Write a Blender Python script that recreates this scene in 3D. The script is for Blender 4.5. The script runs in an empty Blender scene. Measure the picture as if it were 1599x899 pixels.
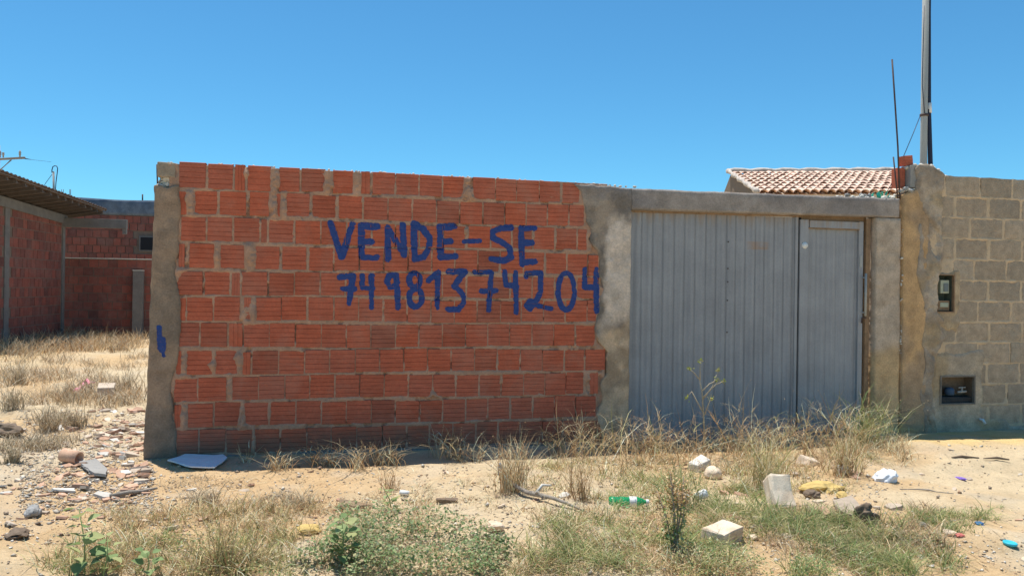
import bpy, bmesh, math, random
import numpy as np
from mathutils import Vector, Matrix, Euler
from mathutils.bvhtree import BVHTree
R = math.radians
random.seed(7); rng = np.random.default_rng(7)
scene = bpy.context.scene
COL = scene.collection

# ------------------------------------------------------------------ camera
F_PX, CX, CY = 1232.0, 799.5, 450.5
CAM_H, CAM_D = 1.35, 6.53
CAM_YAW, CAM_ROLL = R(-13.5), R(0.8)
cam_d = bpy.data.cameras.new('camera'); cam = bpy.data.objects.new('camera', cam_d); COL.objects.link(cam)
cam_d.sensor_width = 36.0; cam_d.lens = F_PX / 1599.0 * 36.0; cam_d.clip_end = 2000; cam_d.clip_start = 0.05
CAM_M = Matrix.Translation((0, -CAM_D, CAM_H)) @ Matrix.Rotation(CAM_YAW, 4, 'Z') @ Matrix.Rotation(R(90), 4, 'X') @ Matrix.Rotation(CAM_ROLL, 4, 'Z')
cam.matrix_world = CAM_M
scene.camera = cam
# ------------------------------------------------------------------ sky, sun, exposure
SUN_VEC = Vector((-0.25, 0.52, 2.29)).normalized()          # towards the sun
SUN_EL = math.asin(SUN_VEC.z); SUN_AZ = math.atan2(SUN_VEC.x, SUN_VEC.y)
world = bpy.data.worlds.new('World'); scene.world = world; world.use_nodes = True
wn = world.node_tree; wn.nodes.clear()
wo = wn.nodes.new('ShaderNodeOutputWorld'); wb = wn.nodes.new('ShaderNodeBackground'); ws = wn.nodes.new('ShaderNodeTexSky')
ws.sky_type = 'NISHITA'; ws.sun_disc = False; ws.sun_elevation = SUN_EL; ws.sun_rotation = SUN_AZ
ws.altitude = 400; ws.air_density = 1.0; ws.dust_density = 0.0; ws.ozone_density = 10.0
wb.inputs['Strength'].default_value = 0.12
wt = wn.nodes.new('ShaderNodeMix'); wt.data_type = 'RGBA'; wt.blend_type = 'MULTIPLY'; wt.inputs[0].default_value = 1.0; wt.inputs[7].default_value = (0.57, 1.0, 0.97, 1)   # camera white balance, whole sky alike
wn.links.new(ws.outputs[0], wt.inputs[6]); wn.links.new(wt.outputs[2], wb.inputs[0]); wn.links.new(wb.outputs[0], wo.inputs[0])
sun_d = bpy.data.lights.new('sun', 'SUN'); sun_d.energy = 4.9; sun_d.angle = R(0.53); sun_d.color = (1.0, 0.955, 0.88)
sun = bpy.data.objects.new('sun', sun_d); COL.objects.link(sun)
sun.rotation_euler = (-SUN_VEC).to_track_quat('-Z', 'Y').to_euler(); sun.location = (0, 0, 20)
scene.view_settings.view_transform = 'Standard'; scene.view_settings.look = 'None'
scene.view_settings.exposure = 0.32; scene.view_settings.gamma = 1.0; scene.view_settings.use_curve_mapping = False
scene.render.engine = 'CYCLES'
scene.cycles.max_bounces = 8; scene.cycles.diffuse_bounces = 5

# ------------------------------------------------------------------ helpers: projection of measured points
_Rm = CAM_M.to_3x3(); _C = CAM_M.translation
def ray(px, py): return _Rm @ Vector(((px - CX) / F_PX, -(py - CY) / F_PX, -1.0))
def P(px, py, y=0.0):
    d = ray(px, py); s = (y - _C.y) / d.y; return _C + d * s
def C(px, py, depth): return _C + ray(px, py) * depth
def gz(px, py, z=0.0):
    d = ray(px, py); s = (z - _C.z) / d.z; return _C + d * s
def WX(px, py=470): return P(px, py).x
def WZ(px, py): return P(px, py).z

# ------------------------------------------------------------------ helpers: noise
_T = np.random.default_rng(3).random((512, 512))
def vnoise(x, y, seed=0):
    x = np.asarray(x, float) + seed * 17.31; y = np.asarray(y, float) + seed * 9.77
    xi = np.floor(x).astype(int); yi = np.floor(y).astype(int); fx = x - xi; fy = y - yi
    fx = fx * fx * (3 - 2 * fx); fy = fy * fy * (3 - 2 * fy)
    a = _T[xi % 512, yi % 512]; b = _T[(xi + 1) % 512, yi % 512]; c = _T[xi % 512, (yi + 1) % 512]; d = _T[(xi + 1) % 512, (yi + 1) % 512]
    return (a * (1 - fx) + b * fx) * (1 - fy) + (c * (1 - fx) + d * fx) * fy
def fbm(x, y, seed=0, octv=4, gain=0.5):
    s = 0; a = 1.0; t = 0
    for o in range(octv):
        s = s + a * vnoise(np.asarray(x) * 2 ** o, np.asarray(y) * 2 ** o, seed + o * 3); t += a; a *= gain
    return s / t          # 0..1, mean 0.5
def sstep(a, b, x):
    t = np.clip((np.asarray(x, float) - a) / (b - a), 0, 1); return t * t * (3 - 2 * t)

# ------------------------------------------------------------------ helpers: objects
def tag(o, label=None, cat=None, group=None, kind=None):
    if label: o['label'] = label
    if cat: o['category'] = cat
    if group: o['group'] = group
    if kind: o['kind'] = kind
    return o
def empty(name, loc=(0, 0, 0), rz=0.0):
    o = bpy.data.objects.new(name, None); o.empty_display_size = 0.2; o.location = loc; o.rotation_euler = (0, 0, rz); COL.objects.link(o); return o
def link(name, me, mat=None, parent=None, loc=None, rot=None, scale=None):
    o = bpy.data.objects.new(name, me)
    if mat is not None and len(me.materials) == 0: me.materials.append(mat)
    COL.objects.link(o)
    if parent is not None: o.parent = parent
    if loc is not None: o.location = loc
    if rot is not None: o.rotation_euler = rot
    if scale is not None: o.scale = scale
    return o
def pyd(name, v, f, smooth=False):
    me = bpy.data.meshes.new(name); me.from_pydata([tuple(p) for p in v], [], [tuple(q) for q in f]); me.update()
    if smooth: me.polygons.foreach_set('use_smooth', np.ones(len(me.polygons), bool))
    return me
def arr_mesh(name, V, Fc, col=None, smooth=False):
    V = np.asarray(V, np.float32); Fc = np.asarray(Fc, np.int32); n, k = Fc.shape
    me = bpy.data.meshes.new(name); me.vertices.add(len(V)); me.vertices.foreach_set('co', V.ravel())
    me.loops.add(n * k); me.loops.foreach_set('vertex_index', Fc.ravel())
    me.polygons.add(n); me.polygons.foreach_set('loop_start', np.arange(0, n * k, k, dtype=np.int32)); me.polygons.foreach_set('loop_total', np.full(n, k, np.int32))
    me.update(calc_edges=True); me.validate()
    if smooth: me.polygons.foreach_set('use_smooth', np.ones(len(me.polygons), bool))
    if col is not None: set_col(me, col)
    return me
def set_col(me, col):
    a = me.color_attributes.new('col', 'FLOAT_COLOR', 'POINT'); c = np.ones((len(me.vertices), 4), np.float32); c[:, :3] = col; a.data.foreach_set('color', c.ravel())
def box_bm(bm, cx, cy, cz, sx, sy, sz, rot=None, jit=0.0):
    vs = []
    m = rot.to_matrix() if rot is not None else Matrix.Identity(3)
    for x, y, z in ((-1, -1, -1), (1, -1, -1), (1, 1, -1), (-1, 1, -1), (-1, -1, 1), (1, -1, 1), (1, 1, 1), (-1, 1, 1)):
        p = m @ Vector((x * sx / 2 + random.uniform(-jit, jit), y * sy / 2 + random.uniform(-jit, jit), z * sz / 2 + random.uniform(-jit, jit)))
        vs.append(bm.verts.new(p + Vector((cx, cy, cz))))
    for f in ((0, 3, 2, 1), (4, 5, 6, 7), (0, 1, 5, 4), (1, 2, 6, 5), (2, 3, 7, 6), (3, 0, 4, 7)): bm.faces.new([vs[i] for i in f])
def bm_mesh(name, bm, smooth=False):
    bmesh.ops.recalc_face_normals(bm, faces=bm.faces[:])
    me = bpy.data.meshes.new(name); bm.to_mesh(me); bm.free()
    if smooth: me.polygons.foreach_set('use_smooth', np.ones(len(me.polygons), bool))
    return me
def box(name, mat, parent, c, s, rot=None, bev=0.0, jit=0.0):
    bm = bmesh.new(); box_bm(bm, c[0], c[1], c[2], s[0], s[1], s[2], rot, jit)
    if bev: bmesh.ops.bevel(bm, geom=bm.edges[:], offset=bev, segments=2, affect='EDGES', profile=0.6)
    return link(name, bm_mesh(name, bm), mat, parent)
def tube_mesh(name, pts, rad, seg=8, cap=True, smooth=True):
    pts = [Vector(p) for p in pts]; n = len(pts); rr = rad if isinstance(rad, (list, tuple)) else [rad] * n
    V = []; Fc = []; prev = None
    for i, p in enumerate(pts):
        t = (pts[min(i + 1, n - 1)] - pts[max(i - 1, 0)]).normalized()
        if prev is None: a = t.orthogonal().normalized()
        else: a = (prev - t * prev.dot(t)).normalized()
        prev = a; b = t.cross(a)
        for k in range(seg):
            an = 2 * math.pi * k / seg; V.append(p + (a * math.cos(an) + b * math.sin(an)) * rr[i])
    for i in range(n - 1):
        for k in range(seg): Fc.append((i * seg + k, i * seg + (k + 1) % seg, (i + 1) * seg + (k + 1) % seg, (i + 1) * seg + k))
    if cap: Fc.append(tuple(range(seg))[::-1]); Fc.append(tuple((n - 1) * seg + k for k in range(seg)))
    return pyd(name, V, Fc, smooth)
def tube(name, mat, parent, pts, rad, seg=8, cap=True): return link(name, tube_mesh(name, pts, rad, seg, cap), mat, parent)
def lathe_mesh(name, prof, seg=20, smooth=True):
    V = []; Fc = []; n = len(prof)
    for r, z in prof:
        for k in range(seg): a = 2 * math.pi * k / seg; V.append((r * math.cos(a), r * math.sin(a), z))
    for i in range(n - 1):
        for k in range(seg): Fc.append((i * seg + k, i * seg + (k + 1) % seg, (i + 1) * seg + (k + 1) % seg, (i + 1) * seg + k))
    Fc.append(tuple(range(seg))[::-1]); Fc.append(tuple((n - 1) * seg + k for k in range(seg)))
    return pyd(name, V, Fc, smooth)

# ------------------------------------------------------------------ helpers: materials
def mat_new(name):
    m = bpy.data.materials.new(name); m.use_nodes = True; nt = m.node_tree; nt.nodes.clear()
    out = nt.nodes.new('ShaderNodeOutputMaterial'); b = nt.nodes.new('ShaderNodeBsdfPrincipled'); nt.links.new(b.outputs[0], out.inputs[0])
    return m, nt, b, out
def nd(nt, t, **kw):
    n = nt.nodes.new(t)
    for k, v in kw.items():
        if k.startswith('i_'): n.inputs[k[2:].replace('_', ' ')].default_value = v
        else: setattr(n, k, v)
    return n
def mixc(nt, fac, a, b, mode='MIX'):
    n = nt.nodes.new('ShaderNodeMix'); n.data_type = 'RGBA'; n.blend_type = mode
    for s, v in ((0, fac), (6, a), (7, b)):
        if hasattr(v, 'links') or hasattr(v, 'is_linked'): nt.links.new(v, n.inputs[s])
        else: n.inputs[s].default_value = v if s == 0 else (*v, 1.0) if len(v) == 3 else v
    return n.outputs[2]
def ramp(nt, fac, stops):
    n = nt.nodes.new('ShaderNodeValToRGB'); nt.links.new(fac, n.inputs[0]); e = n.color_ramp.elements
    while len(e) < len(stops): e.new(0.5)
    for i, (p, c) in enumerate(stops): e[i].position = p; e[i].color = (c, c, c, 1) if not isinstance(c, tuple) else (*c, 1.0)
    return n.outputs[0]
def noise(nt, vec, scale, detail=5, rough=0.6, dist=0.0):
    n = nt.nodes.new('ShaderNodeTexNoise'); n.inputs['Scale'].default_value = scale; n.inputs['Detail'].default_value = detail; n.inputs['Roughness'].default_value = rough; n.inputs['Distortion'].default_value = dist
    if vec is not None: nt.links.new(vec, n.inputs['Vector'])
    return n.outputs[0]
def geo_pos(nt): return nt.nodes.new('ShaderNodeNewGeometry').outputs['Position']
def bump(nt, b, h, strength=0.3, dist=0.01):
    n = nt.nodes.new('ShaderNodeBump'); n.inputs['Strength'].default_value = strength; n.inputs['Distance'].default_value = dist
    nt.links.new(h, n.inputs['Height']); nt.links.new(n.outputs[0], b.inputs['Normal'])
def matte(name, base, var=0.25, scale=8.0, rough=0.9, alt=None, altscale=2.0, altamt=(0.45, 0.65), fine=60.0, bmp=0.25, bdist=0.006, attr=False, rand=0.0, metallic=0.0, spec=0.3):
    m, nt, b, out = mat_new(name); pos = geo_pos(nt)
    if attr: base_s = nd(nt, 'ShaderNodeAttribute', attribute_name='col').outputs[0]
    else:
        r = nt.nodes.new('ShaderNodeRGB'); r.outputs[0].default_value = (*base, 1); base_s = r.outputs[0]
    n1 = noise(nt, pos, scale, 6, 0.65); n2 = noise(nt, pos, fine, 4, 0.7)
    c = base_s
    if alt is not None:
        f = ramp(nt, noise(nt, pos, altscale, 6, 0.62, 0.4), [(altamt[0], 0.0), (altamt[1], 1.0)]); c = mixc(nt, f, c, alt)
    c = mixc(nt, 1.0, c, ramp(nt, n1, [(0.25, 1 - var), (0.75, 1 + var * 0.6)]), 'MULTIPLY')
    c = mixc(nt, 1.0, c, ramp(nt, n2, [(0.3, 1 - var * 0.6), (0.7, 1 + var * 0.4)]), 'MULTIPLY')
    if rand:
        oi = nt.nodes.new('ShaderNodeObjectInfo'); c = mixc(nt, 1.0, c, ramp(nt, oi.outputs['Random'], [(0.0, 1 - rand), (1.0, 1 + rand * 0.5)]), 'MULTIPLY')
    nt.links.new(c, b.inputs['Base Color']); b.inputs['Roughness'].default_value = rough; b.inputs['Metallic'].default_value = metallic
    b.inputs['Specular IOR Level'].default_value = spec
    if bmp: bump(nt, b, n2, bmp, bdist)
    return m
M = {}
M['cement'] = matte('cement', (0.33, 0.28, 0.22), 0.38, 7.0, attr=True, fine=70, bmp=0.7, bdist=.008)
M['mortar'] = matte('mortar', (0.52, 0.305, 0.20), 0.32, 6.0, alt=(0.42, 0.265, 0.185), altscale=3.0, fine=110, bmp=0.6)
M['block'] = matte('concrete_block', (0.50, 0.38, 0.265), 0.30, 13.0, alt=(0.43, 0.35, 0.26), altscale=2.4, fine=75, bmp=0.9, bdist=.012, rand=0.15)
M['mortar_tan'] = matte('tan_mortar', (0.62, 0.46, 0.30), 0.25, 8.0, fine=110, bmp=0.5)
M['concrete'] = matte('concrete', (0.34, 0.32, 0.29), 0.25, 5.0, fine=100, bmp=0.4)
M['dark_concrete'] = matte('weathered_concrete', (0.13, 0.13, 0.135), 0.4, 3.0, alt=(0.24, 0.22, 0.21), altscale=1.2, fine=40, bmp=0.2)
M['white_plaster'] = matte('white_plaster', (0.66, 0.62, 0.54), 0.2, 9.0, fine=120, bmp=0.4)
M['wood'] = matte('weathered_wood', (0.30, 0.21, 0.13), 0.35, 12.0, fine=70, bmp=0.4)
M['grey_wood'] = matte('grey_dry_wood', (0.34, 0.29, 0.235), 0.35, 20.0, fine=90, bmp=0.5)
M['stone'] = matte('pale_stone', (0.78, 0.64, 0.48), 0.22, 14.0, alt=(0.68, 0.50, 0.34), altscale=8, fine=120, bmp=0.5)
M['grey_stone'] = matte('grey_stone', (0.36, 0.35, 0.33), 0.3, 20.0, fine=120, bmp=0.5)
M['yellow_foam'] = matte('yellow_foam', (0.62, 0.44, 0.16), 0.25, 20.0, fine=150, bmp=0.6)
M['clay'] = matte('clay_shard', (0.58, 0.36, 0.24), 0.25, 20.0, fine=90, bmp=0.3, rand=0.35)
M['pale_shard'] = matte('pale_shard', (0.62, 0.50, 0.38), 0.2, 20.0, fine=90, bmp=0.3, rand=0.35)
M['white_shard'] = matte('white_shard', (0.68, 0.63, 0.55), 0.15, 20.0, fine=90, bmp=0.2, rand=0.25)
M['rebar'] = matte('rusted_steel', (0.09, 0.06, 0.055), 0.3, 40.0, rough=0.7, fine=200, bmp=0.2)
M['dark'] = matte('dark_void', (0.02, 0.021, 0.025), 0.2, 5.0, bmp=0)
M['pole'] = matte('galvanised_pole', (0.40, 0.40, 0.37), 0.15, 3.0, rough=0.6, fine=60, bmp=0.1)
M['conduit'] = matte('dark_conduit', (0.025, 0.03, 0.06), 0.2, 3.0, rough=0.45, bmp=0)
M['white_plastic'] = matte('white_plastic', (0.76, 0.76, 0.74), 0.08, 8.0, rough=0.45, bmp=0.05)
M['far_wood'] = matte('power_crossarm', (0.26, 0.23, 0.2), 0.2, 5.0, bmp=0)
M['foam_white'] = matte('white_board', (0.78, 0.80, 0.82), 0.08, 12.0, rough=0.8, fine=90, bmp=0.2, alt=(0.60, 0.58, 0.53), altscale=7, altamt=(0.58, 0.72))
M['pink'] = matte('pink_cloth', (0.80, 0.30, 0.38), 0.1, 20, bmp=0.2)
M['purple'] = matte('purple_plastic', (0.22, 0.13, 0.50), 0.1, 20, rough=0.5, bmp=0)
M['teal'] = matte('teal_plastic', (0.05, 0.50, 0.62), 0.1, 20, rough=0.4, bmp=0)
M['blue'] = matte('blue_plastic', (0.03, 0.16, 0.36), 0.15, 20, rough=0.4, bmp=0)
M['red_scrap'] = matte('red_plastic', (0.62, 0.17, 0.14), 0.15, 20, rough=0.5, bmp=0)
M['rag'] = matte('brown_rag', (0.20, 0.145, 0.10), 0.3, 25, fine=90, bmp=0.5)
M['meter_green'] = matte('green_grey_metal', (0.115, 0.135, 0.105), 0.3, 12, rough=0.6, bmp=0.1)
M['meter_pale'] = matte('pale_meter_face', (0.40, 0.42, 0.31), 0.15, 20, rough=0.5, bmp=0)
M['meter_grey'] = matte('grey_meter_window', (0.16, 0.18, 0.18), 0.1, 20, rough=0.3, bmp=0)
M['rust'] = matte('rusty_frame', (0.30, 0.19, 0.11), 0.35, 14, rough=0.8, fine=90, bmp=0.3)

def mat_brick(name, a, b2, dusty, dark=(0.20, 0.07, 0.045)):
    m, nt, b, out = mat_new(name); pos = geo_pos(nt); oi = nt.nodes.new('ShaderNodeObjectInfo')
    c = mixc(nt, oi.outputs['Random'], a, b2)
    # a few burnt bricks
    mr = nt.nodes.new('ShaderNodeMath'); mr.operation = 'MULTIPLY'; mr.inputs[1].default_value = 7.31; nt.links.new(oi.outputs['Random'], mr.inputs[0])
    fr = nt.nodes.new('ShaderNodeMath'); fr.operation = 'FRACT'; nt.links.new(mr.outputs[0], fr.inputs[0])
    c = mixc(nt, ramp(nt, fr.outputs[0], [(0.80, 0.0), (1.0, 0.45)]), c, dark)
    n1 = noise(nt, pos, 7.0, 6, 0.65); n2 = noise(nt, pos, 55.0, 5, 0.7); n3 = noise(nt, pos, 2.6, 7, 0.7, 0.6)
    c = mixc(nt, 1.0, c, ramp(nt, n1, [(0.25, 0.78), (0.75, 1.14)]), 'MULTIPLY')
    c = mixc(nt, 1.0, c, ramp(nt, n2, [(0.28, 0.80), (0.72, 1.12)]), 'MULTIPLY')
    c = mixc(nt, ramp(nt, n3, [(0.48, 0.0), (0.72, 0.6)]), c, dusty)
    mp = nt.nodes.new('ShaderNodeMapping'); mp.inputs['Scale'].default_value = (6, 6, 60); nt.links.new(pos, mp.inputs['Vector'])
    st = noise(nt, mp.outputs[0], 1.0, 4, 0.6); c = mixc(nt, 1.0, c, ramp(nt, st, [(0.3, 0.88), (0.7, 1.08)]), 'MULTIPLY')
    sz = nt.nodes.new('ShaderNodeSeparateXYZ'); nt.links.new(pos, sz.inputs[0]); hz = nt.nodes.new('ShaderNodeMapRange'); hz.inputs[1].default_value = 0.42; hz.inputs[2].default_value = 0.0; nt.links.new(sz.outputs[2], hz.inputs[0])
    ms = nt.nodes.new('ShaderNodeMath'); ms.operation = 'MULTIPLY'; nt.links.new(hz.outputs[0], ms.inputs[0]); nt.links.new(noise(nt, pos, 5.0, 7, 0.7, 0.5), ms.inputs[1])
    c = mixc(nt, ramp(nt, ms.outputs[0], [(0.20, 0.0), (0.42, 0.65)]), c, (0.20, 0.125, 0.085))
    nt.links.new(c, b.inputs['Base Color']); b.inputs['Roughness'].default_value = 0.9; b.inputs['Specular IOR Level'].default_value = 0.25
    bump(nt, b, n2, 0.4, 0.004); return m
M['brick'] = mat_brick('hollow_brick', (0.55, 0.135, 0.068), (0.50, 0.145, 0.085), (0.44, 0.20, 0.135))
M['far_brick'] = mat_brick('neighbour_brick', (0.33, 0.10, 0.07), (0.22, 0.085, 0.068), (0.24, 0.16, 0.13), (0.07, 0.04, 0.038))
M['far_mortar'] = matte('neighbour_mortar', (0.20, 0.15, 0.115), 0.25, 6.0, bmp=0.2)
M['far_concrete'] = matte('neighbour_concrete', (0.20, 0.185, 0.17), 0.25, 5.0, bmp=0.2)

def mat_paint():
    m, nt, b, out = mat_new('blue_paint'); pos = geo_pos(nt)
    n = noise(nt, pos, 40, 5, 0.7); c = mixc(nt, ramp(nt, n, [(0.3, 0.0), (0.75, 1.0)]), (0.008, 0.034, 0.17), (0.022, 0.07, 0.26))
    c = mixc(nt, ramp(nt, noise(nt, pos, 120, 4, 0.8), [(0.56, 0.0), (0.72, 0.6)]), c, (0.26, 0.11, 0.09))
    nt.links.new(c, b.inputs['Base Color']); b.inputs['Roughness'].default_value = 0.75; return m
M['paint'] = mat_paint()
def mat_gate():
    m, nt, b, out = mat_new('painted_sheet_metal'); pos = geo_pos(nt)
    mp = nt.nodes.new('ShaderNodeMapping'); mp.inputs['Scale'].default_value = (30, 1, 1.1); nt.links.new(pos, mp.inputs['Vector'])
    streak = noise(nt, mp.outputs[0], 1.0, 5, 0.65); blot = noise(nt, pos, 3.0, 6, 0.65); fine = noise(nt, pos, 70, 4, 0.7)
    c = mixc(nt, ramp(nt, streak, [(0.3, 0.0), (0.7, 1.0)]), (0.285, 0.285, 0.295), (0.36, 0.355, 0.355))
    c = mixc(nt, 1.0, c, ramp(nt, blot, [(0.3, 0.86), (0.7, 1.10)]), 'MULTIPLY')
    c = mixc(nt, 1.0, c, ramp(nt, fine, [(0.3, 0.92), (0.7, 1.05)]), 'MULTIPLY')
    # rust running down from the top edge in streaks of uneven length
    sx = nt.nodes.new('ShaderNodeSeparateXYZ'); nt.links.new(pos, sx.inputs[0])
    hz = nt.nodes.new('ShaderNodeMapRange'); hz.inputs[1].default_value = 1.70; hz.inputs[2].default_value = 2.06; nt.links.new(sx.outputs[2], hz.inputs[0])
    mp2 = nt.nodes.new('ShaderNodeMapping'); mp2.inputs['Scale'].default_value = (16, 1, 0.4); nt.links.new(pos, mp2.inputs['Vector'])
    rs = noise(nt, mp2.outputs[0], 1.0, 5, 0.75)
    mm = nt.nodes.new('ShaderNodeMath'); mm.operation = 'MULTIPLY'; nt.links.new(hz.outputs[0], mm.inputs[0]); nt.links.new(rs, mm.inputs[1])
    c = mixc(nt, ramp(nt, mm.outputs[0], [(0.36, 0.0), (0.62, 0.8)]), c, (0.33, 0.22, 0.13))
    c = mixc(nt, ramp(nt, noise(nt, pos, 9, 7, 0.75), [(0.66, 0.0), (0.8, 0.35)]), c, (0.33, 0.25, 0.18))
    # one worn rusty oblong on the right-hand sheet
    cq = P(1188, 384)
    def span(o, c0, hw):
        a_ = nt.nodes.new('ShaderNodeMath'); a_.operation = 'SUBTRACT'; nt.links.new(o, a_.inputs[0]); a_.inputs[1].default_value = c0
        b_ = nt.nodes.new('ShaderNodeMath'); b_.operation = 'ABSOLUTE'; nt.links.new(a_.outputs[0], b_.inputs[0])
        r_ = nt.nodes.new('ShaderNodeMapRange'); r_.inputs[1].default_value = hw; r_.inputs[2].default_value = hw * .7; nt.links.new(b_.outputs[0], r_.inputs[0]); return r_.outputs[0]
    m1 = nt.nodes.new('ShaderNodeMath'); m1.operation = 'MULTIPLY'; nt.links.new(span(sx.outputs[0], cq.x, .125), m1.inputs[0]); nt.links.new(span(sx.outputs[2], cq.z, .042), m1.inputs[1])
    m2 = nt.nodes.new('ShaderNodeMath'); m2.operation = 'MULTIPLY'; nt.links.new(m1.outputs[0], m2.inputs[0]); nt.links.new(ramp(nt, noise(nt, pos, 14, 4, .6), [(.35, .1), (.6, .6)]), m2.inputs[1])
    c = mixc(nt, m2.outputs[0], c, (0.42, 0.23, 0.11))
    nt.links.new(c, b.inputs['Base Color']); b.inputs['Roughness'].default_value = 0.6; b.inputs['Metallic'].default_value = 0.0; b.inputs['Specular IOR Level'].default_value = 0.3
    bump(nt, b, blot, 0.15, 0.01); return m
M['gate'] = mat_gate()
def mat_plant(name, trans=0.35):
    m, nt, b, out = mat_new(name); at = nd(nt, 'ShaderNodeAttribute', attribute_name='col').outputs[0]
    b.inputs['Roughness'].default_value = 0.75; b.inputs['Specular IOR Level'].default_value = 0.25; nt.links.new(at, b.inputs['Base Color'])
    tr = nt.nodes.new('ShaderNodeBsdfTranslucent'); nt.links.new(at, tr.inputs[0]); mx = nt.nodes.new('ShaderNodeMixShader'); mx.inputs[0].default_value = trans
    nt.links.new(b.outputs[0], mx.inputs[1]); nt.links.new(tr.outputs[0], mx.inputs[2]); nt.links.new(mx.outputs[0], out.inputs[0]); return m
M['plant'] = mat_plant('plant'); M['straw'] = mat_plant('straw', 0.2)
def mat_roof_tile():
    m = matte('roof_tile', (0.82, 0.59, 0.46), 0.14, 6.0, alt=(0.76, 0.50, 0.37), altscale=1.5, fine=40, bmp=0.2, rand=0.2); return m
M['tile'] = mat_roof_tile()
def mat_glass(name, colr, rough=0.15):
    m, nt, b, out = mat_new(name); b.inputs['Base Color'].default_value = (*colr, 1); b.inputs['Roughness'].default_value = rough; b.inputs['Transmission Weight'].default_value = 0.75; b.inputs['IOR'].default_value = 1.3; return m
M['green_plastic'] = mat_glass('green_bottle_plastic', (0.05, 0.62, 0.30))
M['green_glass'] = mat_glass('green_glass', (0.1, 0.5, 0.3))

# ------------------------------------------------------------------ ground
def zone_bumps(x, y):
    h = (fbm(x * 0.35, y * 0.35, 1, 3) - 0.5) * 0.16 * sstep(0, 2.0, np.abs(y + 0.0)) + (fbm(x * 1.6, y * 1.6, 2, 4) - 0.5) * 0.10 + (fbm(x * 7, y * 7, 5, 4, .6) - 0.5) * 0.045
    near = sstep(0.9, 0.25, np.abs(y)) * sstep(-2.6, -1.6, x)
    h = h * (1 - near * 0.75)
    h = h + 0.07 * np.exp(-((x - 5.6) / 1.2) ** 2 - ((y + 0.9) / 0.5) ** 2)            # sand heap by the block wall
    h = h + 0.05 * np.exp(-((x + 3.2) / 0.9) ** 2 - ((y + 0.0) / 1.0) ** 2)            # rubble heap left of the wall
    h = h + 0.28 * np.exp(-((x + 7.6) / 1.8) ** 2 - ((y - 8.2) / 2.2) ** 2)            # sand bank before the neighbour's yard
    return h
def gh(x, y): return float(zone_bumps(np.array([x]), np.array([y]))[0])
def G(px, py, dz=0.0):
    p = gz(px, py, 0.0)
    for _ in range(4): p = gz(px, py, gh(p.x, p.y))
    return Vector((p.x, p.y, gh(p.x, p.y) + dz))
def axis(fine0, fine1, st, lo, hi, grow=1.18):
    a = list(np.arange(fine0, fine1 + 1e-6, st)); s = st; x = fine1
    while x < hi: s *= grow; x += s; a.append(x)
    s = st; x = fine0
    while x > lo: s *= grow; x -= s; a.insert(0, x)
    return np.array(a)
gx = axis(-5.2, 8.6, 0.035, -420, 420); gy = axis(-4.2, 1.2, 0.03, -60, 700, 1.10)
GX, GY = np.meshgrid(gx, gy, indexing='xy'); GZ = zone_bumps(GX, GY) * (sstep(60, 25, np.abs(GX)) * sstep(60, 25, np.abs(GY)))
nx, ny = len(gx), len(gy); ii = np.arange(nx * ny).reshape(ny, nx)
GF = np.stack([ii[:-1, :-1], ii[:-1, 1:], ii[1:, 1:], ii[1:, :-1]], -1).reshape(-1, 4)
# soil colours as they lie: pale sand, orange earth, grey rubble dust, yellow builder's sand
def soil_col(x, y):
    x = np.asarray(x); y = np.asarray(y)
    base = np.array([0.63, 0.495, 0.315]); orange = np.array([0.60, 0.415, 0.225]); grey = np.array([0.58, 0.495, 0.375]); yel = np.array([0.70, 0.51, 0.235])
    f1 = sstep(0.42, 0.68, fbm(x * 0.9, y * 0.9, 11, 5))[..., None]
    c = base * (1 - f1) + orange * f1
    f2 = (sstep(1.4, 0.5, np.hypot((x + 3.1) / 1.2, (y + 0.2) / 1.6)) * 0.6)[..., None]; c = c * (1 - f2) + grey * f2
    f3 = (sstep(0.62, 0.30, np.hypot((x - 6.0) / 2.4, (y + 0.45) / 0.9) + (fbm(x * 2, y * 2, 14, 3) - 0.5) * 0.6))[..., None]; c = c * (1 - f3) + yel * f3
    f4 = (sstep(1.3, 0.5, np.hypot((x + 7.4) / 2.6, (y - 8.0) / 2.6)) * 0.8)[..., None]; c = c * (1 - f4) + yel * f4 * 0.95
    f5 = sstep(0.55, 0.75, fbm(x * 3.1, y * 3.1, 21, 4))[..., None] * 0.4; c = c * (1 - f5) + grey * f5
    return c
def mat_ground():
    m, nt, b, out = mat_new('dry_sandy_soil'); pos = geo_pos(nt); at = nd(nt, 'ShaderNodeAttribute', attribute_name='col').outputs[0]
    n1 = noise(nt, pos, 4.0, 8, 0.68); n2 = noise(nt, pos, 38.0, 6, 0.75); n3 = noise(nt, pos, 140.0, 3, 0.7)
    c = mixc(nt, 1.0, at, ramp(nt, n1, [(0.28, 0.84), (0.72, 1.12)]), 'MULTIPLY')
    c = mixc(nt, 1.0, c, ramp(nt, n2, [(0.30, 0.76), (0.46, 1.0), (0.74, 1.14)]), 'MULTIPLY')
    c = mixc(nt, ramp(nt, n3, [(0.64, 0.0), (0.74, 0.55)]), c, (0.76, 0.69, 0.57))
    c = mixc(nt, ramp(nt, noise(nt, pos, 90.0, 3, 0.7), [(0.30, 0.65), (0.40, 0.0)]), c, (0.27, 0.18, 0.11))
    nt.links.new(c, b.inputs['Base Color']); b.inputs['Roughness'].default_value = 0.95; b.inputs['Specular IOR Level'].default_value = 0.15
    ad = nt.nodes.new('ShaderNodeMath'); ad.operation = 'ADD'; nt.links.new(n2, ad.inputs[0]); nt.links.new(n3, ad.inputs[1])
    bump(nt, b, ad.outputs[0], 0.7, 0.02); return m
M['ground'] = mat_ground()
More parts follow.
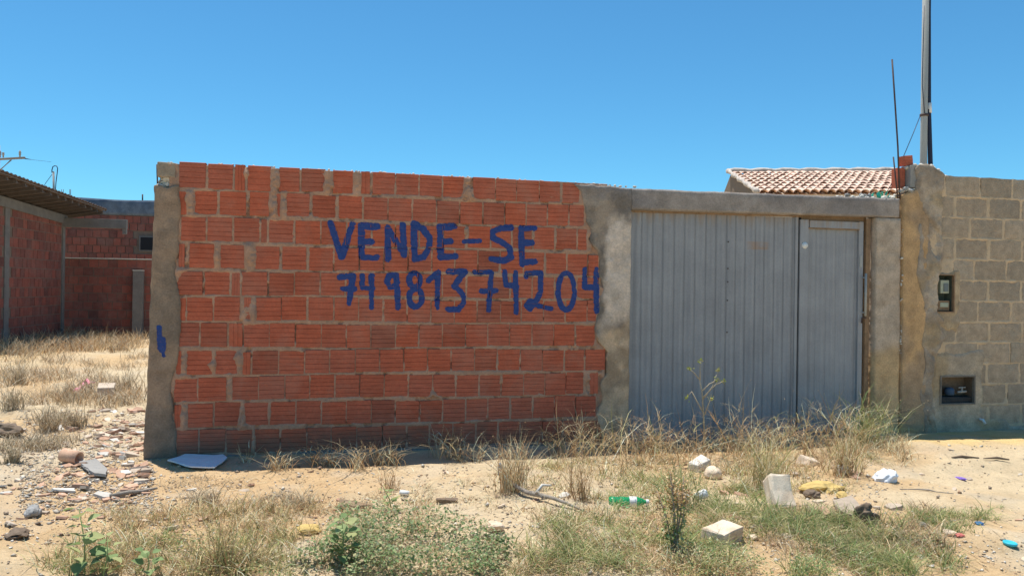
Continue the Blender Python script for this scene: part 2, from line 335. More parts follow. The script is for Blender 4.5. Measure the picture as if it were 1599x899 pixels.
gme = arr_mesh('ground', np.stack([GX, GY, GZ], -1).reshape(-1, 3), GF, soil_col(GX, GY).reshape(-1, 3), True)
tag(link('ground', gme, M['ground']), kind='structure')

# ------------------------------------------------------------------ relief surfaces (mortar, render, cement)
BV_V = []; BV_F = []
def to_bvh(V, Fc):
    o = len(BV_V); BV_V.extend([tuple(p) for p in V]); BV_F.extend([tuple(int(i) + o for i in f) for f in Fc])
def relief_grid(name, mat, parent, x0, x1, z0, z1, step, hfun, holes=(), colfun=None, thick=0.07, bvh=False, cull=None):
    """closed-backed mortar bed: a front sheet at y = -h(x, z) with side walls to y = thick"""
    xs = np.linspace(x0, x1, max(3, int((x1 - x0) / step))); zs = np.linspace(z0, z1, max(3, int((z1 - z0) / step)))
    X, Z = np.meshgrid(xs, zs); H = hfun(X, Z); V = np.stack([X, -H, Z], -1).reshape(-1, 3); n, m_ = len(xs), len(zs); I = np.arange(n * m_).reshape(m_, n)
    xm = (X[:-1, :-1] + X[1:, 1:]) / 2; zm = (Z[:-1, :-1] + Z[1:, 1:]) / 2; keep = np.ones_like(xm, bool)
    for (a, b, c, d) in holes: keep &= ~((xm > a) & (xm < b) & (zm > c) & (zm < d))
    if cull is not None: hm = np.maximum.reduce([H[:-1, :-1], H[1:, 1:], H[:-1, 1:], H[1:, :-1]]); keep &= hm > cull
    Q = np.stack([I[:-1, :-1], I[:-1, 1:], I[1:, 1:], I[1:, :-1]], -1)[keep]
    if bvh: to_bvh(V, Q)
    V2 = V.copy(); V2[:, 1] = thick; N = len(V); extra = []
    if thick is not None and cull is None:
        for edge, flip in ((I[0, :], False), (I[-1, :], True), (I[:, 0], True), (I[:, -1], False)):
            a, b = edge[:-1], edge[1:]
            q = np.stack([a, b, b + N, a + N], -1) if flip else np.stack([b, a, a + N, b + N], -1); extra.append(q)
        extra.append(np.array([[I[0, 0] + N, I[-1, 0] + N, I[-1, -1] + N, I[0, -1] + N]]))
        Vall = np.concatenate([V, V2]); Q = np.concatenate([Q] + extra)
    else: Vall = V
    col = None
    if colfun is not None: col = colfun(Vall[:, 0], Vall[:, 2])
    me = arr_mesh(name, Vall, Q, col); me.polygons.foreach_set('use_smooth', np.ones(len(me.polygons), bool))
    return link(name, me, mat, parent)
def slab(name, mat, parent, xl, xr, zb, zt, yf, yb, step=0.02, hfun=None, colfun=None, bvh=False):
    """solid pillar/panel: outlines xl(z), xr(z), zb(u), zt(u); rough front at yf - h"""
    f = lambda q: q if callable(q) else (lambda v, q=q: np.full_like(np.asarray(v, float), q))
    xl, xr, zb, zt = f(xl), f(xr), f(zb), f(zt)
    z_mid0, z_mid1 = float(zb(np.array([0.5]))[0]), float(zt(np.array([0.5]))[0]); w = float(xr(np.array([z_mid1]))[0] - xl(np.array([z_mid1]))[0])
    nu = max(4, int(abs(w) / step)); nv = max(4, int((z_mid1 - z_mid0) / step)); u = np.linspace(0, 1, nu); v = np.linspace(0, 1, nv); U, Vv = np.meshgrid(u, v)
    Z = zb(U) * (1 - Vv) + zt(U) * Vv; X = xl(Z) * (1 - U) + xr(Z) * U
    H = hfun(X, Z) if hfun else np.zeros_like(X)
    edge = np.minimum.reduce([U * nu, (1 - U) * nu, (1 - Vv) * nv + 0 * U]); H = H - np.clip(1.0 - edge / 1.5, 0, 1) * 0.008
    Fr = np.stack([X, yf - H, Z], -1).reshape(-1, 3); Bk = Fr.copy(); Bk[:, 1] = yb; N = len(Fr); I = np.arange(N).reshape(nv, nu)
    Q = [np.stack([I[:-1, :-1], I[:-1, 1:], I[1:, 1:], I[1:, :-1]], -1).reshape(-1, 4)]
    if bvh: to_bvh(Fr, Q[0])
    Q.append(Q[0][:, ::-1] + N)
    for e, flip in ((I[0, :], False), (I[-1, :], True), (I[:, 0], True), (I[:, -1], False)):
        a, b = e[:-1], e[1:]; Q.append(np.stack([a, b, b + N, a + N], -1) if flip else np.stack([b, a, a + N, b + N], -1))
    Vall = np.concatenate([Fr, Bk]); col = colfun(Vall[:, 0], Vall[:, 2]) if colfun else None
    return link(name, arr_mesh(name, Vall, np.concatenate(Q), col, False), mat, parent)
def pts_fun(pts, axis_=0):
    """outline given as measured points (px,py) on the wall plane -> x(z), with roughness"""
    w = sorted([(P(a, b).z, P(a, b).x) for a, b in pts]); zz = [p[0] for p in w]; xx = [p[1] for p in w]
    return lambda z: np.interp(z, zz, xx)
def colmix(a, b, sc, seed, lo=0.4, hi=0.6):
    a = np.array(a); b = np.array(b)
    return lambda x, z: a + (b - a) * sstep(lo, hi, fbm(x * sc, z * sc, seed, 5))[..., None]

# ------------------------------------------------------------------ brick meshes
def brick_mesh(name, n, seed, vertical=False, depth=0.09):
    """hollow brick, unit face, with n ribs divided by grooves"""
    r = random.Random(seed); prof = [(-0.5, 0.006), (-0.485, 0.0)]
    for k in range(1, n):
        c = -0.5 + k / n + r.uniform(-0.008, 0.008); g = r.uniform(0.0035, 0.006); w = r.uniform(0.010, 0.016)
        prof += [(c - w, r.uniform(0, 0.0008)), (c, g), (c + w, r.uniform(0, 0.0008))]
    prof += [(0.485, 0.0), (0.5, 0.006)]
    V = []; Fc = []
    for side in (-0.5, 0.5):
        for s, y in prof: V.append((side + r.uniform(-0.008, 0.008), y, s))
        V.append((side, depth, 0.5)); V.append((side, depth, -0.5))
    k = len(prof) + 2
    for i in range(k): j = (i + 1) % k; Fc.append((i, k + i, k + j, j))
    Fc.append(tuple(range(k))); Fc.append(tuple(range(2 * k - 1, k - 1, -1)))
    if vertical: V = [(z, y, -x) for x, y, z in V]
    me = pyd(name, V, Fc); me.materials.append(M['brick']); return me
BRH = [brick_mesh('brick', n, i) for i, n in enumerate((5, 5, 5, 4, 5, 6))]
BRV = [brick_mesh('brick', n, 20 + i, True) for i, n in enumerate((2, 3, 3))]
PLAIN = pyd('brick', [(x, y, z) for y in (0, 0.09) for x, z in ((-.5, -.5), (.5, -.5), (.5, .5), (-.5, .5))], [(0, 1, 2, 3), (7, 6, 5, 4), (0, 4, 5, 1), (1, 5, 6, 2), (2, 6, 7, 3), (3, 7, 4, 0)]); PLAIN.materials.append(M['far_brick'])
def block_mesh(seed):
    r = random.Random(seed); bm = bmesh.new(); n, m_ = 7, 4; V = {}
    for i in range(n + 1):
        for j in range(m_ + 1):
            e = 0.004 if i in (0, n) or j in (0, m_) else 0.0
            V[i, j] = bm.verts.new((-0.5 + i / n + (r.uniform(-.008, .008) if i in (0, n) else 0), e * r.uniform(0.2, 1.6) + r.uniform(0, .0012), -0.5 + j / m_ + (r.uniform(-.02, .02) if j in (0, m_) else 0)))
    for i in range(n):
        for j in range(m_): bm.faces.new((V[i, j], V[i + 1, j], V[i + 1, j + 1], V[i, j + 1]))
    B = [bm.verts.new((x, 0.13, z)) for x, z in ((-.5, -.5), (.5, -.5), (.5, .5), (-.5, .5))]
    bm.faces.new([V[i, 0] for i in range(n, -1, -1)] + [B[0], B[1]]); bm.faces.new([V[n, j] for j in range(m_, -1, -1)] + [B[1], B[2]])
    bm.faces.new([V[i, m_] for i in range(n + 1)] + [B[2], B[3]]); bm.faces.new([V[0, j] for j in range(m_ + 1)] + [B[3], B[0]]); bm.faces.new(B[::-1])
    me = bm_mesh('block', bm); me.materials.append(M['block']); return me
BLK = [block_mesh(i) for i in range(5)]

# ================================================================== THE BRICK WALL
ROW_TOP, ROW_P = 2.291, 0.207
rows = [  # measured courses: (left, right, lying or upright)
 [(280,321,'h'),(325,363.5,'h'),(367,382.6,'v'),(387,422.5,'h'),(436,467.5,'h'),(471,508,'h'),(520,552,'h'),(564,577.7,'v'),(582,617,'h'),(618.5,654,'h'),(655.5,690,'h'),(691.5,725.5,'h'),(739,772.8,'h'),(774.5,806,'h'),(807.6,841.5,'h'),(843,875.7,'h'),(877.5,905,'h')],
 [(280,291.7,'v'),(301,339,'h'),(343.4,384,'h'),(390,420,'h'),(431,438,'v'),(447,483,'h'),(488,524,'h'),(529,565,'h'),(568.5,605,'h'),(607,642.5,'h'),(645,680.5,'h'),(683,716.5,'h'),(719,752.7,'h'),(755.5,787,'h'),(789.5,820.5,'h'),(823,854,'h'),(856,887.5,'h'),(889.5,912,'h')],
 [(283,321,'h'),(324,362,'h'),(366,405,'h'),(408,416.5,'v'),(420,458.4,'h'),(461.7,500,'h'),(502,540,'h'),(542.5,579,'h'),(582,616.5,'h'),(618.5,653.5,'h'),(656,691,'h'),(693.5,726,'h'),(731.5,765,'h'),(767.5,798,'h'),(801,831.5,'h'),(834.5,865.5,'h'),(868.5,900,'h'),(902.5,916,'h')],
 [(279,288,'v'),(296,335,'h'),(344,382.6,'h'),(399,436,'h'),(441,478,'h'),(482.7,520,'h'),(522.5,559.7,'h'),(562.5,598.5,'h'),(600.8,636,'h'),(638.5,673,'h'),(675.5,709,'h'),(711.5,745,'h'),(747.5,780,'h'),(782.5,816,'h'),(818.5,850,'h'),(852.5,884,'h'),(886.5,916.5,'h'),(919,934,'h')],
 [(276.7,316,'h'),(319.6,359,'h'),(362,375,'v'),(377.6,417,'h'),(420.5,458.5,'h'),(461,499,'h'),(501.5,538,'h'),(540.5,577,'h'),(579.5,616,'h'),(618.3,652.3,'h'),(654.5,690,'h'),(692,727,'h'),(729,763.5,'h'),(766,795,'h'),(797.5,830,'h'),(832.5,865,'h'),(867.5,898.5,'h'),(901,934,'h')],
 [(277,290,'v'),(291.7,332,'h'),(334.8,374,'h'),(381,392,'v'),(400,438.6,'h'),(440,478,'h'),(482,520,'h'),(522.7,559,'h'),(561,597,'h'),(600,635,'h'),(636.6,672,'h'),(674,708.7,'h'),(710.3,744,'h'),(746,781,'h'),(782.5,813,'h'),(815,848,'h'),(849.6,882,'h'),(884,916,'h'),(917.6,931,'h')],
 [(280,311,'h'),(313.4,354,'h'),(357.6,378.5,'v'),(381,420,'h'),(421.2,460,'h'),(462.6,501,'h'),(502.6,540,'h'),(541.6,578,'h'),(580,616.5,'h'),(618.6,653.5,'h'),(655.3,690,'h'),(691.8,726,'h'),(727.8,760.7,'h'),(762.3,795,'h'),(796.8,829.7,'h'),(831.8,864,'h'),(865.6,896.7,'h'),(899.7,929,'h')],
 [(275,283,'v'),(291.7,331,'h'),(336,372,'h'),(379,391,'v'),(394.5,434,'h'),(436,474.7,'h'),(476.8,513.7,'h'),(515.8,554,'h'),(555.7,591.8,'h'),(593.9,629.5,'h'),(631.5,666.7,'h'),(668.6,703.6,'h'),(705.3,740,'h'),(741.6,775.7,'h'),(777.4,811.7,'h'),(813.3,846,'h'),(847.6,880,'h'),(881.6,912,'h'),(914.7,945,'h')],
 [(272,308.4,'h'),(310,353,'h'),(363,403,'h'),(404.7,443.7,'h'),(445.8,482.8,'h'),(484.5,521.8,'h'),(524,560.8,'h'),(562.5,599,'h'),(601,636.6,'h'),(639,674.5,'h'),(676.6,711,'h'),(712.7,747,'h'),(748.7,781.7,'h'),(783.8,816.8,'h'),(818.3,850,'h'),(851.7,883,'h'),(884.5,911,'h'),(920.7,934,'v')],
 [(272.5,283,'v'),(293.4,331.8,'h'),(335.5,376,'h'),(380.7,418.8,'h'),(421.8,461,'h'),(463,500.8,'h'),(502.9,540,'h'),(541.6,579,'h'),(580.6,616,'h'),(618,654,'h'),(655.7,690.7,'h'),(692.3,726,'h'),(728,761,'h'),(763,795.8,'h'),(798,831,'h'),(832.7,864.9,'h'),(866.4,898,'h'),(899.8,930,'h')],
 [(276,309,'h'),(311.7,351.8,'h'),(353.4,394,'h'),(398,436.8,'h'),(439,478,'h'),(480,516,'h'),(518,556,'h'),(558,596,'h'),(598,634,'h'),(636,670,'h'),(672,706,'h'),(708,742,'h'),(744,776,'h'),(778,811,'h'),(813,846,'h'),(848,878,'h'),(880,908,'h'),(910,938,'h')],
]
wall = tag(empty('brick_wall', (0, 0, 0)), 'red hollow-brick boundary wall with blue painted lettering, left of the gate', 'wall')
XL, XR = WX(232), WX(946)
rects = []
for k, row in enumerate(rows):
    zt = ROW_TOP - k * ROW_P; zb = zt - ROW_P; zm = (zt + zb) / 2
    for (a, b, o) in row:
        # the row's own picture height at that place, then onto the wall plane
        py = 450 - (zm - CAM_H) / 6.3 * F_PX
        for _ in range(4): q = P((a + b) / 2, py); py += (q.z - zm) / 0.0052
        xa, xb = P(a, py).x, P(b, py).x
        wob = 0.006 * math.sin(a * 0.013 + k * 1.7) + random.uniform(-.003, .003)
        hgt = ROW_P - random.uniform(0.019, 0.027) - (0.006 if o == 'v' else 0)
        z0 = zb + 0.012 + wob + random.uniform(-.002, .002)
        if k == 0: hgt = ROW_TOP - 0.018 * (xa - XL) / (XR - XL) - z0 - random.uniform(0, 0.006)
        rects.append((xa, xb, z0, z0 + hgt, o))
for i, (xa, xb, z0, z1, o) in enumerate(rects):
    me = (BRH if o == 'h' else BRV)[random.randrange(len(BRH if o == 'h' else BRV))]
    ob = link('brick', me, None, wall, ((xa + xb) / 2, random.uniform(-0.003, 0.003), (z0 + z1) / 2), (0, R(random.gauss(0, 0.45)), R(random.gauss(0, 0.5))), (xb - xa, 1, z1 - z0))
    mw = Matrix.LocRotScale(ob.location, ob.rotation_euler, ob.scale); to_bvh([mw @ v.co for v in me.vertices], [tuple(p.vertices) for p in me.polygons])
RA = np.array([r[:4] for r in rects])
def inside_dist(X, Z, A):
    d = np.full(X.shape, -1.0)
    for (a, b, c, e) in A:
        m = (X > a - 0.05) & (X < b + 0.05) & (Z > c - 0.05) & (Z < e + 0.05)
        if m.any():
            dd = np.minimum.reduce([X[m] - a, b - X[m], Z[m] - c, e - Z[m]]); d[m] = np.maximum(d[m], dd)
    return d
# places where mortar was smeared over the brick faces: px, py, rx, ry, thickness
smears = [(300,318,6,20,.016),(294,312,6,8,.014),(386,272,6,6,.012),(429,282,6,22,.016),(428,330,6,16,.014),(444,318,4,20,.013),(512,272,4,12,.014),(510,293,9,8,.016),(503,270,4,6,.012),(558,280,5,20,.014),(729,292,5,16,.016),(731,308,11,8,.018),(339,400,5,17,.016),(391,400,6,18,.017),(384,392,4,10,.013),(281,428,7,10,.014),(386,486,4,20,.013),(396,486,4,20,.013),(329,572,7,7,.015),(371,565,7,12,.015),(368,558,8,5,.012),(288,566,4,18,.013),(357,600,4,18,.014),(287,652,6,18,.016),(377,655,5,16,.016),(378,662,7,8,.015),(676,617,7,5,.013),(844,615,6,5,.013),(918,610,5,20,.014),(396,690,3,16,.012),(728,365,4,8,.011),(840,266+27,8,3,.011),(475,550,5,4,.011),(860,308,9,4,.011),(285,606,5,20,.012),(640,556,6,4,.010),(560,640,6,4,.010)]
SM = [(P(a, b).x, P(a, b).z, rx * 0.0056, ry * 0.0052, t) for a, b, rx, ry, t in smears]
def wall_mortar(X, Z):
    d = inside_dist(X, Z, RA)
    n = fbm(X * 9, Z * 9, 31, 4) - 0.5; nf = fbm(X * 45, Z * 45, 33, 3) - 0.5; nl = fbm(X * 2.2, Z * 2.6, 37, 3) - 0.5
    h = -0.001 + n * 0.020 + nf * 0.014 + nl * 0.014 - np.clip(d / 0.020, 0, 1) * 0.023
    for sx, sz, rx, rz, t in SM:
        q = ((X - sx) / rx) ** 2 + ((Z - sz) / rz) ** 2; m = q < 6
        if m.any(): h[m] += np.exp(-q[m] * (1 + 0.9 * n[m])) * t * 1.35 * (1.25 + 1.6 * n[m] + 1.2 * nf[m])
    gap = sstep(0.62, 0.70, fbm(X * 14, Z * 10, 35, 3)) * sstep(0.005, -0.001, d) * 0.02          # open joints here and there
    return np.clip(h - gap, -0.03, 0.024)
ztop = lambda x: ROW_TOP - 0.018 * (x - XL) / (XR - XL) - 0.004
mort = relief_grid('mortar', M['mortar'], wall, WX(262), XR, -0.25, ROW_TOP - 0.02, 0.0085, wall_mortar, bvh=True, thick=0.085)

# the blue hand-painted lettering and render come after the gate posts, whose edge the last digit touches
# --- end pillar of cement render at the wall's left end
pl = pts_fun([(241,292),(240,350),(237,430),(234,480),(232,560),(228,640),(223,722),(221,760)]); pr = pts_fun([(279,292),(281,340),(279,400),(274,430),(280,470),(283,520),(277,560),(269,600),(272,650),(275,700),(275,760)])
def rough_edge(f, amp, sc, seed): return lambda z: f(z) + (fbm(np.asarray(z) * sc, np.asarray(z) * 0 + 3.3, seed, 4) - 0.5) * amp
def pil_h(X, Z): return (fbm(X * 5, Z * 5, 41, 4) - 0.5) * 0.022 + (fbm(X * 28, Z * 28, 43, 3) - 0.5) * 0.009
cem = colmix((0.39, 0.265, 0.175), (0.28, 0.205, 0.145), 2.6, 51, .38, .62)
pillar_c = slab('pillar', M['cement'], wall, rough_edge(pl, 0.02, 9, 3), rough_edge(pr, 0.05, 7, 5), -0.25, lambda u: WZ(260, 292) + 0.012 * np.sin(np.asarray(u) * 9), -0.018, 0.17, 0.016, pil_h, cem, True)
pillar_c['label'] = 'rough cement-rendered pillar ending the wall'
# broken block and rubble on the pillar head
def lumps(name, mat, parent, pts, seed=0, sub=2, noise_a=0.25):
    r = random.Random(seed); bm = bmesh.new()
    for (x, y, z, s) in pts:
        o = bmesh.ops.create_icosphere(bm, subdivisions=sub, radius=1.0)['verts']
        off = Vector((r.uniform(0, 50), r.uniform(0, 50), 0)); sc = Vector((s * r.uniform(.8, 1.25), s * r.uniform(.8, 1.2), s * r.uniform(.6, 1.0)))
        for v in o:
            n = float(vnoise(v.co.x * 1.7 + off.x, v.co.y * 1.7 + v.co.z * 1.3 + off.y)); k = 1 + (n - .5) * 2 * noise_a * 1.6
            v.co = Vector((v.co.x * sc.x, v.co.y * sc.y, v.co.z * sc.z)) * k + Vector((x, y, z))
    return tag(link(name, bm_mesh(name, bm), mat, parent), kind='stuff')
a = P(259, 262); b2 = P(266, 285)
box('cap_block', M['block'], pillar_c, (a.x + 0.005, 0.055, P(259, 266).z), (0.135, 0.13, 0.115), Euler((0, R(2), R(3))), 0.012, 0.008)
lumps('cement_lump', M['white_plaster'], pillar_c, [(P(x, y).x, 0.02 + random.uniform(0, .06), P(x, y).z, s) for x, y, s in ((254,279,.022),(260,281,.026),(266,284,.024),(270,282,.022),(252,285,.024),(258,287,.026),(264,289,.026),(271,288,.024),(248,283,.018),(250,275,.016),(256,275,.014),(274,285,.016),(250,290,.022),(261,277,.016),(268,291,.022),(256,291,.022))], 3, 2, .55)
box('cap_backing', M['dark_concrete'], pillar_c, (P(264, 277).x, 0.10, P(264, 278).z), (0.15, 0.10, 0.2), None, 0.01, 0.01)
lumps('cement_lump', M['white_plaster'], pillar_c, [(P(x, 250).x, random.uniform(.0, .1), P(x, y).z - .012, random.uniform(.006, .016)) for x, y in ((250,251),(253,250),(260,250),(266,251),(269,252),(273,254))], 9, 2, .5)
tube('rebar', M['rebar'], pillar_c, [P(246, 292, 0.05), P(245, 258, 0.05)], 0.006, 6)
# concrete plinth of the brick wall peeping out below the last course
slab('plinth', M['cement'], wall, WX(268), WX(940), -0.25, lambda u: 0.012 + 0.02 * np.sin(np.asarray(u) * 23) * np.sin(np.asarray(u) * 7), -0.012, 0.08, 0.03, pil_h, colmix((0.27, 0.235, 0.195), (0.20, 0.18, 0.155), 2.5, 53))
# lit cement crumbs along the top edge
bm = bmesh.new()
lumps('cement_lump', M['white_plaster'], wall, [(x, random.uniform(0.01, 0.07), ROW_TOP - 0.018 * (x - XL) / (XR - XL) + random.uniform(-.004, .002), random.uniform(.006, .014)) for x in [random.uniform(WX(280), WX(900)) for _ in range(70)]], 12, 1)
bm.free()

# ================================================================== GATEWAY: posts and lintel
portal = tag(empty('gateway', (WX(985), 0, 0)), 'grey concrete lintel and cement-rendered posts framing the metal gate', 'gateway')
def rel(o): o.location = -Vector(portal.location); return o
XG0, XG1, XG2 = WX(983), WX(1249), WX(1363)
ZL0, ZL1 = 2.06, 2.245
grey_dk = np.array((0.235, 0.20, 0.165)); tan_c = np.array((0.47, 0.35, 0.24))
zP = lambda py, px=960: P(px, py).z
def post_col(x, z):
    nx_ = (fbm(x * 7, z * 7, 63, 5) - .5); nb = fbm(x * 5, z * 5, 61, 5)
    dark = np.array((0.22, 0.18, 0.145)); mid = np.array((0.40, 0.315, 0.24)); f = sstep(.38, .62, nb)[..., None]; c = dark + (mid - dark) * f
    low = sstep(zP(500), zP(530), z + nx_ * .35)[..., None]; c = c * (1 - low) + (np.array((0.56, 0.40, 0.26)) * (0.75 + .4 * f)) * low
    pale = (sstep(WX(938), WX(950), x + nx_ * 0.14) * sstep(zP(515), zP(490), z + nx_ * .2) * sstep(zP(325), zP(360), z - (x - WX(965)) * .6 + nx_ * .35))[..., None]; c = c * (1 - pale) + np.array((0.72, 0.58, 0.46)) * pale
    top = sstep(zP(318), zP(296), z + nx_ * .12)[..., None] * .7; c = c * (1 - top) + np.array((0.30, 0.265, 0.245)) * top
    return c
ql = pts_fun([(895,286),(908,300),(913,325),(916,350),(921,375),(934,395),(938,420),(940,450),(934,485),(928,510),(932,535),(946,550),(946,585),(936,600),(938,625),(932,650),(940,690),(940,740)])
def post_h(X, Z):
    h = (fbm(X * 6, Z * 6, 71, 4) - 0.5) * 0.024 + (fbm(X * 30, Z * 30, 73, 3) - 0.5) * 0.010
    return h + 0.006 * sstep(WX(942), WX(952), X) * sstep(zP(508), zP(480), Z) * sstep(zP(320), zP(350), Z)
rel(slab('gate_post', M['cement'], portal, rough_edge(ql, 0.07, 8, 7), rough_edge(lambda z: np.full_like(np.asarray(z, float), XG0), 0.012, 12, 9), -0.25, lambda u: 2.262 - 0.022 * np.asarray(u) + 0.03 * (fbm(np.asarray(u) * 9, np.asarray(u) * 0, 82, 4, .6) - .5), -0.016, 0.16, 0.013, post_h, post_col, True))
def lint_h(X, Z): return (fbm(X * 3, Z * 8, 75, 4) - 0.5) * 0.012 + (fbm(X * 30, Z * 30, 76, 3) - 0.5) * 0.005
rel(slab('lintel', M['cement'], portal, XG0 - 0.002, WX(1404, 320), lambda u: 2.058 + 0.022 * np.asarray(u) + 0.008 * (fbm(np.asarray(u) * 25, np.asarray(u) * 0, 80, 4, .6) - .5), lambda u: 2.240 + 0.02 * np.asarray(u) + 0.014 * (fbm(np.asarray(u) * 22, np.asarray(u) * 0, 79, 5, .65) - .5), -0.012, 0.15, 0.018, lint_h, colmix((0.38, 0.32, 0.275), (0.29, 0.25, 0.225), 1.5, 77)))
XP0, XP1 = WX(1366), WX(1405)
def rpost_col(x, z):
    f = sstep(1.0, 0.90, z + (fbm(x * 5, z * 5, 81, 4) - .5) * .25 + 0.0)[..., None] * 0 + sstep(zP(535, 1385), zP(560, 1385), z + (fbm(x * 5, z * 5, 81, 4) - .5) * .12)[..., None]
    up = np.array((0.54, 0.42, 0.31)); lo = np.array((0.62, 0.42, 0.225)); return up * (1 - f) + lo * f
rel(slab('gate_post', M['cement'], portal, rough_edge(lambda z: np.full_like(np.asarray(z, float), XP0), 0.02, 10, 11), lambda z: np.full_like(np.asarray(z, float), XP1), -0.25, 2.072, -0.014, 0.16, 0.016, pil_h, rpost_col))
# rough edge on the lintel where a course was cut off, with cement lumps and bottle glass
rel(lumps('cement_lump', M['white_plaster'], portal, [(P(x, y).x, random.uniform(0.02, .10), 2.255 + random.uniform(0, .02), s) for x, y, s in [(1318 + 6.5 * i, 304, random.uniform(.018, .034)) for i in range(13)] + [(930 + 9 * i, 290, random.uniform(.008, .016)) for i in range(8)]], 21, 2))
for i, x in enumerate((1378, 1384, 1390, 1396, 1372)):
    c = P(x, 303); rel(box('glass_shard', M['green_glass'], portal, (c.x, 0.05 + .01 * i, 2.29), (0.03, 0.006, 0.07 + .01 * (i % 3)), Euler((R(10 * i), R(-30 + 17 * i), R(25 * i))), 0, 0.008))
rel(lumps('cement_lump', M['grey_stone'], portal, [(P(x, 300).x, 0.06, 2.285, .022) for x in (1352, 1357, 1364, 1330)], 25))

# ================================================================== METAL GATE (wide leaf) AND DOOR
def corrugated(name, mat, parent, x0, x1, z0, z1, y, pitch, amp, rib, z_steps=10, seed=0):
    r = np.random.default_rng(seed); n = max(1, round((x1 - x0) / pitch)); p = (x1 - x0) / n; xs = []; hs = []
    for k in range(n):
        a = x0 + k * p; jit = r.uniform(-.004, .004)
        for f, h in ((0.0, 0.0), (0.30, 0.0), (0.36, amp * .3), (0.72, amp * .3), (0.78, 0.0), (0.84, -amp * .55), (0.90, -amp * .55), (0.965, 0.0)): xs.append(a + f * p + (jit if 0 < f else 0)); hs.append(h)
    xs.append(x1); hs.append(0.0); xs = np.array(xs); hs = np.array(hs); zs = np.linspace(z0, z1, z_steps); X, Z = np.meshgrid(xs, zs); H = np.tile(hs, (z_steps, 1))
    dent = (fbm(X * 1.2, Z * 0.8, 91 + seed, 2) - .5) * 0.006
    V = np.stack([X, y - H - dent, Z], -1).reshape(-1, 3); I = np.arange(X.size).reshape(X.shape); Q = np.stack([I[:-1, :-1], I[:-1, 1:], I[1:, 1:], I[1:, :-1]], -1).reshape(-1, 4)
    B = V.copy(); B[:, 1] += 0.0015; N = len(V)
    return link(name, arr_mesh(name, np.concatenate([V, B]), np.concatenate([Q, Q[:, ::-1] + N])), mat, parent)
gate = tag(empty('metal_gate', (0, 0, 0)), 'wide grey-blue leaf of ribbed sheet metal with rust-streaked top', 'gate')
YG = 0.055
xs_seam = WX(1140)
corrugated('metal_sheet', M['gate'], gate, XG0 + 0.04, xs_seam, -0.12, 2.045, YG, 0.104, 0.020, .3, 14, 1)
corrugated('metal_sheet', M['gate'], gate, xs_seam - 0.004, XG1 - 0.035, -0.12, 2.047, YG - 0.001, 0.104, 0.020, .3, 14, 2)
box('gate_frame', M['gate'], gate, (XG0 + 0.022, YG - 0.004, 1.035), (0.04, 0.035, 2.03), None, 0.004)
box('gate_frame', M['gate'], gate, (XG1 - 0.018, YG - 0.004, 1.035), (0.03, 0.035, 2.03), None, 0.004)
box('top_rail', M['rust'], gate, ((XG0 + XG1) / 2, YG - 0.012, 2.052), (XG1 - XG0 - 0.01, 0.03, 0.014), Euler((0, R(-0.42), 0)), 0.003)
for i, py in enumerate((378, 420, 441, 470, 520)):
    q = P(1141, py); link('rivet', lathe_mesh('rivet', [(0.007, 0), (0.006, 0.004), (0.002, 0.006)], 8), M['rebar'], gate, (xs_seam + 0.001, YG - 0.006, q.z), (R(90), 0, 0))
q = P(1187, 384)
rp = relief_grid('rust_patch', M['rust'], gate, P(1171, 384).x, P(1206, 384).x, P(1187, 390).z, P(1187, 377).z, 0.006, lambda X, Z: -YG + 0.0185 + 0 * X - 0.02 * (sstep(.55, .62, fbm(X * 8, Z * 8, 95, 3))), cull=-0.05, thick=None)
bpy.data.objects.remove(rp)          # the worn spot sits in the sheet's own material instead
door = tag(empty('metal_door', (0, 0, 0)), 'narrow grey metal pedestrian door with bar handle, right of the wide gate leaf', 'door')
XD0, XD1 = XG1 + 0.006, WX(1352)
corrugated('metal_sheet', M['gate'], door, XD0 + 0.10, XD1 - 0.06, -0.12, 1.965, YG + 0.004, 0.112, 0.012, .3, 12, 5)
ME = M['gate']
box('door_frame', ME, door, (XD0 + 0.055, YG - 0.008, 1.03), (0.09, 0.03, 2.0), None, 0.004)
box('door_frame', ME, door, (XD1 - 0.035, YG - 0.008, 1.03), (0.05, 0.03, 2.0), None, 0.004)
box('door_frame', ME, door, ((XD0 + XD1) / 2 + 0.03, YG - 0.0085, 1.99), (XD1 - XD0 - 0.165, 0.028, 0.07), None, 0.004)
box('door_frame', ME, door, ((XD0 + XD1) / 2 + 0.03, YG - 0.0085, 0.07), (XD1 - XD0 - 0.165, 0.028, 0.06), None, 0.004)
box('door_trim', M['rust'], door, ((XD0 + XD1) / 2 + 0.02, YG - 0.014, 1.953), (XD1 - XD0 - 0.15, 0.02, 0.012), None, 0.002)
box('jamb', M['rust'], portal, (0, 0, 0), (0.045, 0.07, 2.06)).location = Vector((XD1 + 0.048, 0.075, 1.03)) - Vector(portal.location)
box('gap_shade_strip', M['dark'], door, (XD1 + 0.008, YG + 0.03, 1.03), (0.03, 0.02, 2.02))  # near-black strip put in the slit to stand for its shade
box('gap_shade_strip', M['dark'], gate, (XG1 + 0.012, YG + 0.019, 1.03), (0.075, 0.012, 2.04))  # near-black filler added in the gap, shutting out the sunlit house behind
box('door_header', M['rust'], door, ((XD0 + XD1) / 2 + .01, YG + 0.035, 2.045), (XD1 - XD0 + .08, 0.03, 0.10), None, .003)
h0, h1 = P(1356.5, 428, 0.0), P(1355, 494, 0.0)
hd = tube('handle', M['pole'], door, [(XD1 - 0.005, -0.002, h0.z), (XD1 - 0.005, -0.002, h1.z)], 0.011, 8)
for zz in (h0.z - 0.04, h1.z + 0.03): tube('handle_bracket', M['pole'], hd, [(XD1 - 0.005, 0.0, zz), (XD1 - 0.02, YG - 0.01, zz)], 0.007, 6)
